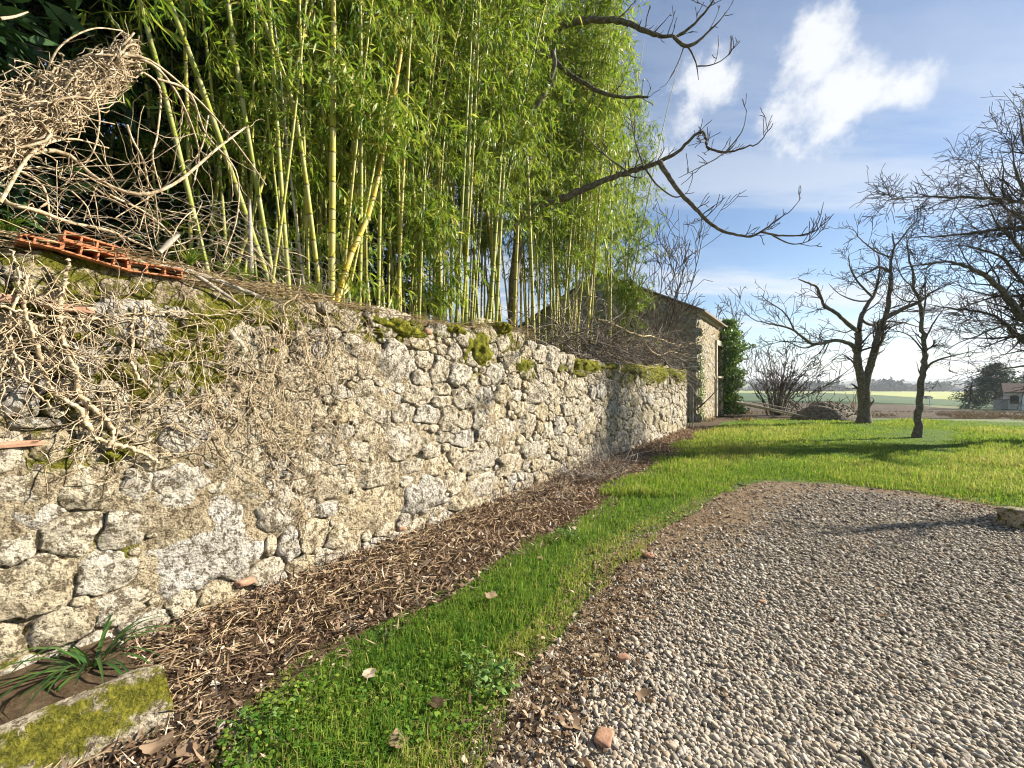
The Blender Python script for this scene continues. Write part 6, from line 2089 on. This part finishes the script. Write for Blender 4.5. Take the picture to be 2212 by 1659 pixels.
LV = [(1063, 1290, .13, .95, 'large pale curled dead leaf on the green strip', .06), (798, 1456, .10, .75, 'tan dead leaf caught in the grass near the litter edge', .06), (942, 1520, .10, .35, 'brown dead leaf standing in the grass', .05), (1788, 1338, .11, .25, 'russet dead leaf curled up in the middle of the gravel', .015),
      (1902, 1272, .08, .3, 'small brown dead leaf flat on the far gravel', .012), (1788, 1452, .12, .12, 'dark brown dead leaf pressed into the gravel', .012), (1392, 1510, .13, .9, 'pale lobed dead leaf where the pebbles begin', .012), (1231, 1560, .14, .85, 'large pale crumpled leaf on the dry grass', .02),
      (1422, 1632, .10, .2, 'dark rust dead leaf at the gravel edge', .012), (1308, 1228, .11, .15, 'dark dead leaf at the grass corner', .02), (1167, 1206, .08, .6, 'reddish dead leaf under the litter bank', .03), (1080, 1592, .12, .45, 'brown crumpled dead leaf between grass and straw', .02),
      (1560, 1500, .09, .4, 'tan dead leaf among the pebbles', .012), (1905, 1330, .06, .3, 'tiny brown dead leaf among distant pebbles', .012), (1640, 1475, .12, .5, 'broad tan dead leaf lying flat on the pebbles', .012), (1335, 1232, .09, .3, 'brown leaf beside the dark one at the grass corner', .012),
      (860, 1600, .12, .7, 'long tan leaf lying in the near grass', .05), (340, 1610, .14, .85, 'big pale curled leaf by the trough end', .04), (405, 1625, .12, .5, 'brown curled leaf next to the trough end', .03), (2050, 1460, .09, .25, 'lone dark leaf far over on the gravel', .012)]
for k, (x, y, L, ti, lb, z) in enumerate(LV):
    lobed_leaf('fallen_leaf', lb, FG(x, y, z), L, k * 1.7, 940 + k, ti, curl=.3 if k % 3 else .6)
for k, (x, y, s, lb) in enumerate([(1345, 1422, .055, 'pale orange brick chip on the pebbles near the weed'), (1305, 1597, .075, 'flat rust-coloured brick chip at the gravel edge'), (1402, 1201, .075, 'pinkish brick lump at the corner of the grass'), (1647, 1300, .035, 'small brick chip in the middle of the drive')]):
    V, F = block_rough(FG(x, y, .015), (s * 1.3, s, s * .6), k * 1.1, 970 + k)
    tag(obj('brick_chip', V, F, MT['old_brick'], None, True, origin=FG(x, y, 0)), lb, 'brick', 'brick chips on the ground')
V, F = tube1([FG(1860, 1625, .02), FG(1878, 1640, .025), FG(1895, 1672, .02)], [.012, .014, .012], 7)
tag(obj('dark_stick', V, F, MT['bark'], None, origin=FG(1875, 1640, 0)), 'short dark stick lying on the gravel', 'stick')
V, F = block_rough(FG(2200, 1118, .10), (.34, .26, .22), .4, 990)
tag(obj('edging_stone', V, F, MT['stone'], None, True, np.tile([.2, .45, 0], (len(V), 1)), origin=FG(2200, 1118)), 'rounded mossy stone at the corner of lawn and gravel', 'stone')
tuft(FG(2192, 1112), 60, .16, 1.0, 991, 'straw', 'dry straw-coloured tuft beside the rounded stone', 'grass', name='dry_tuft', w=.003)


def weed(p, n, seed, label, size=.035):
    r = np.random.default_rng(seed)
    t = thing('leafy_weed', label, 'weed', tuple(p))
    st = MB(); LP, LD, LN, LL = [], [], [], []
    for k in range(n):
        a = r.uniform(0, 6.283); q = r.uniform(.02, .16); h = r.uniform(.04, .13)
        e = np.asarray(p) + [math.cos(a) * q, math.sin(a) * q, h]
        V, F = tube1([np.asarray(p) + [math.cos(a) * q * .3, math.sin(a) * q * .3, 0], e * .6 + np.asarray(p) * .4 + [0, 0, .015], e], [.0022, .0018, .001], 4); st.add(V, F)
        for m in range(5):
            b = a + r.normal(0, 1.0)
            LP.append(e + [0, 0, -m * .008]); LD.append([math.cos(b), math.sin(b), r.normal(.15, .3)]); LN.append(r.normal(0, .3, 3) + [0, 0, 1]); LL.append(size * r.uniform(.6, 1.2))
    st.build('stems', MT['weed'], t, True, 'stuff')
    LL = np.array(LL)
    V, F = leaves(np.array(LP), np.array(LD), np.array(LN), LL, LL * .62, .2, .12)
    obj('leaves', V, F, MT['weed'], t, False, np.repeat(np.clip(r.normal(.55, .25, len(LL)), 0, 1), 6)[:, None] * np.ones(3), kind='stuff')


weed(FG(1060, 1475), 34, 995, 'pale green broad-leaved weed at the edge of grass and straw', .042)
weed(FG(565, 1590), 14, 996, 'low nettle-like weed where the grass meets the litter', .028)
weed(FG(1240, 1165), 22, 997, 'small rosette weed on the grass edge', .03)

# ------------------------------------------------------------------ the air over the valley
hv = np.array([[x, y, z] for x in (-4200, 4200) for y in (-120, 4700) for z in (-14, 75)], float)
hm = bpy.data.materials.new('haze_air'); hm.use_nodes = True
hn, hl = hm.node_tree.nodes, hm.node_tree.links
hn.remove(hn['Principled BSDF'])
pv = hn.new('ShaderNodeVolumePrincipled')
pv.inputs['Color'].default_value = (.80, .88, 1.0, 1)
pv.inputs['Density'].default_value = .00028
pv.inputs['Anisotropy'].default_value = .2
hl.new(pv.outputs[0], hn['Material Output'].inputs['Volume'])
hz_ = obj('haze', hv, np.array([[0, 1, 3, 2], [4, 6, 7, 5], [0, 4, 5, 1], [2, 3, 7, 6], [0, 2, 6, 4], [1, 5, 7, 3]]), hm, None, False, kind='stuff')
tag(hz_, 'thin blue haze over the far valley', 'haze')
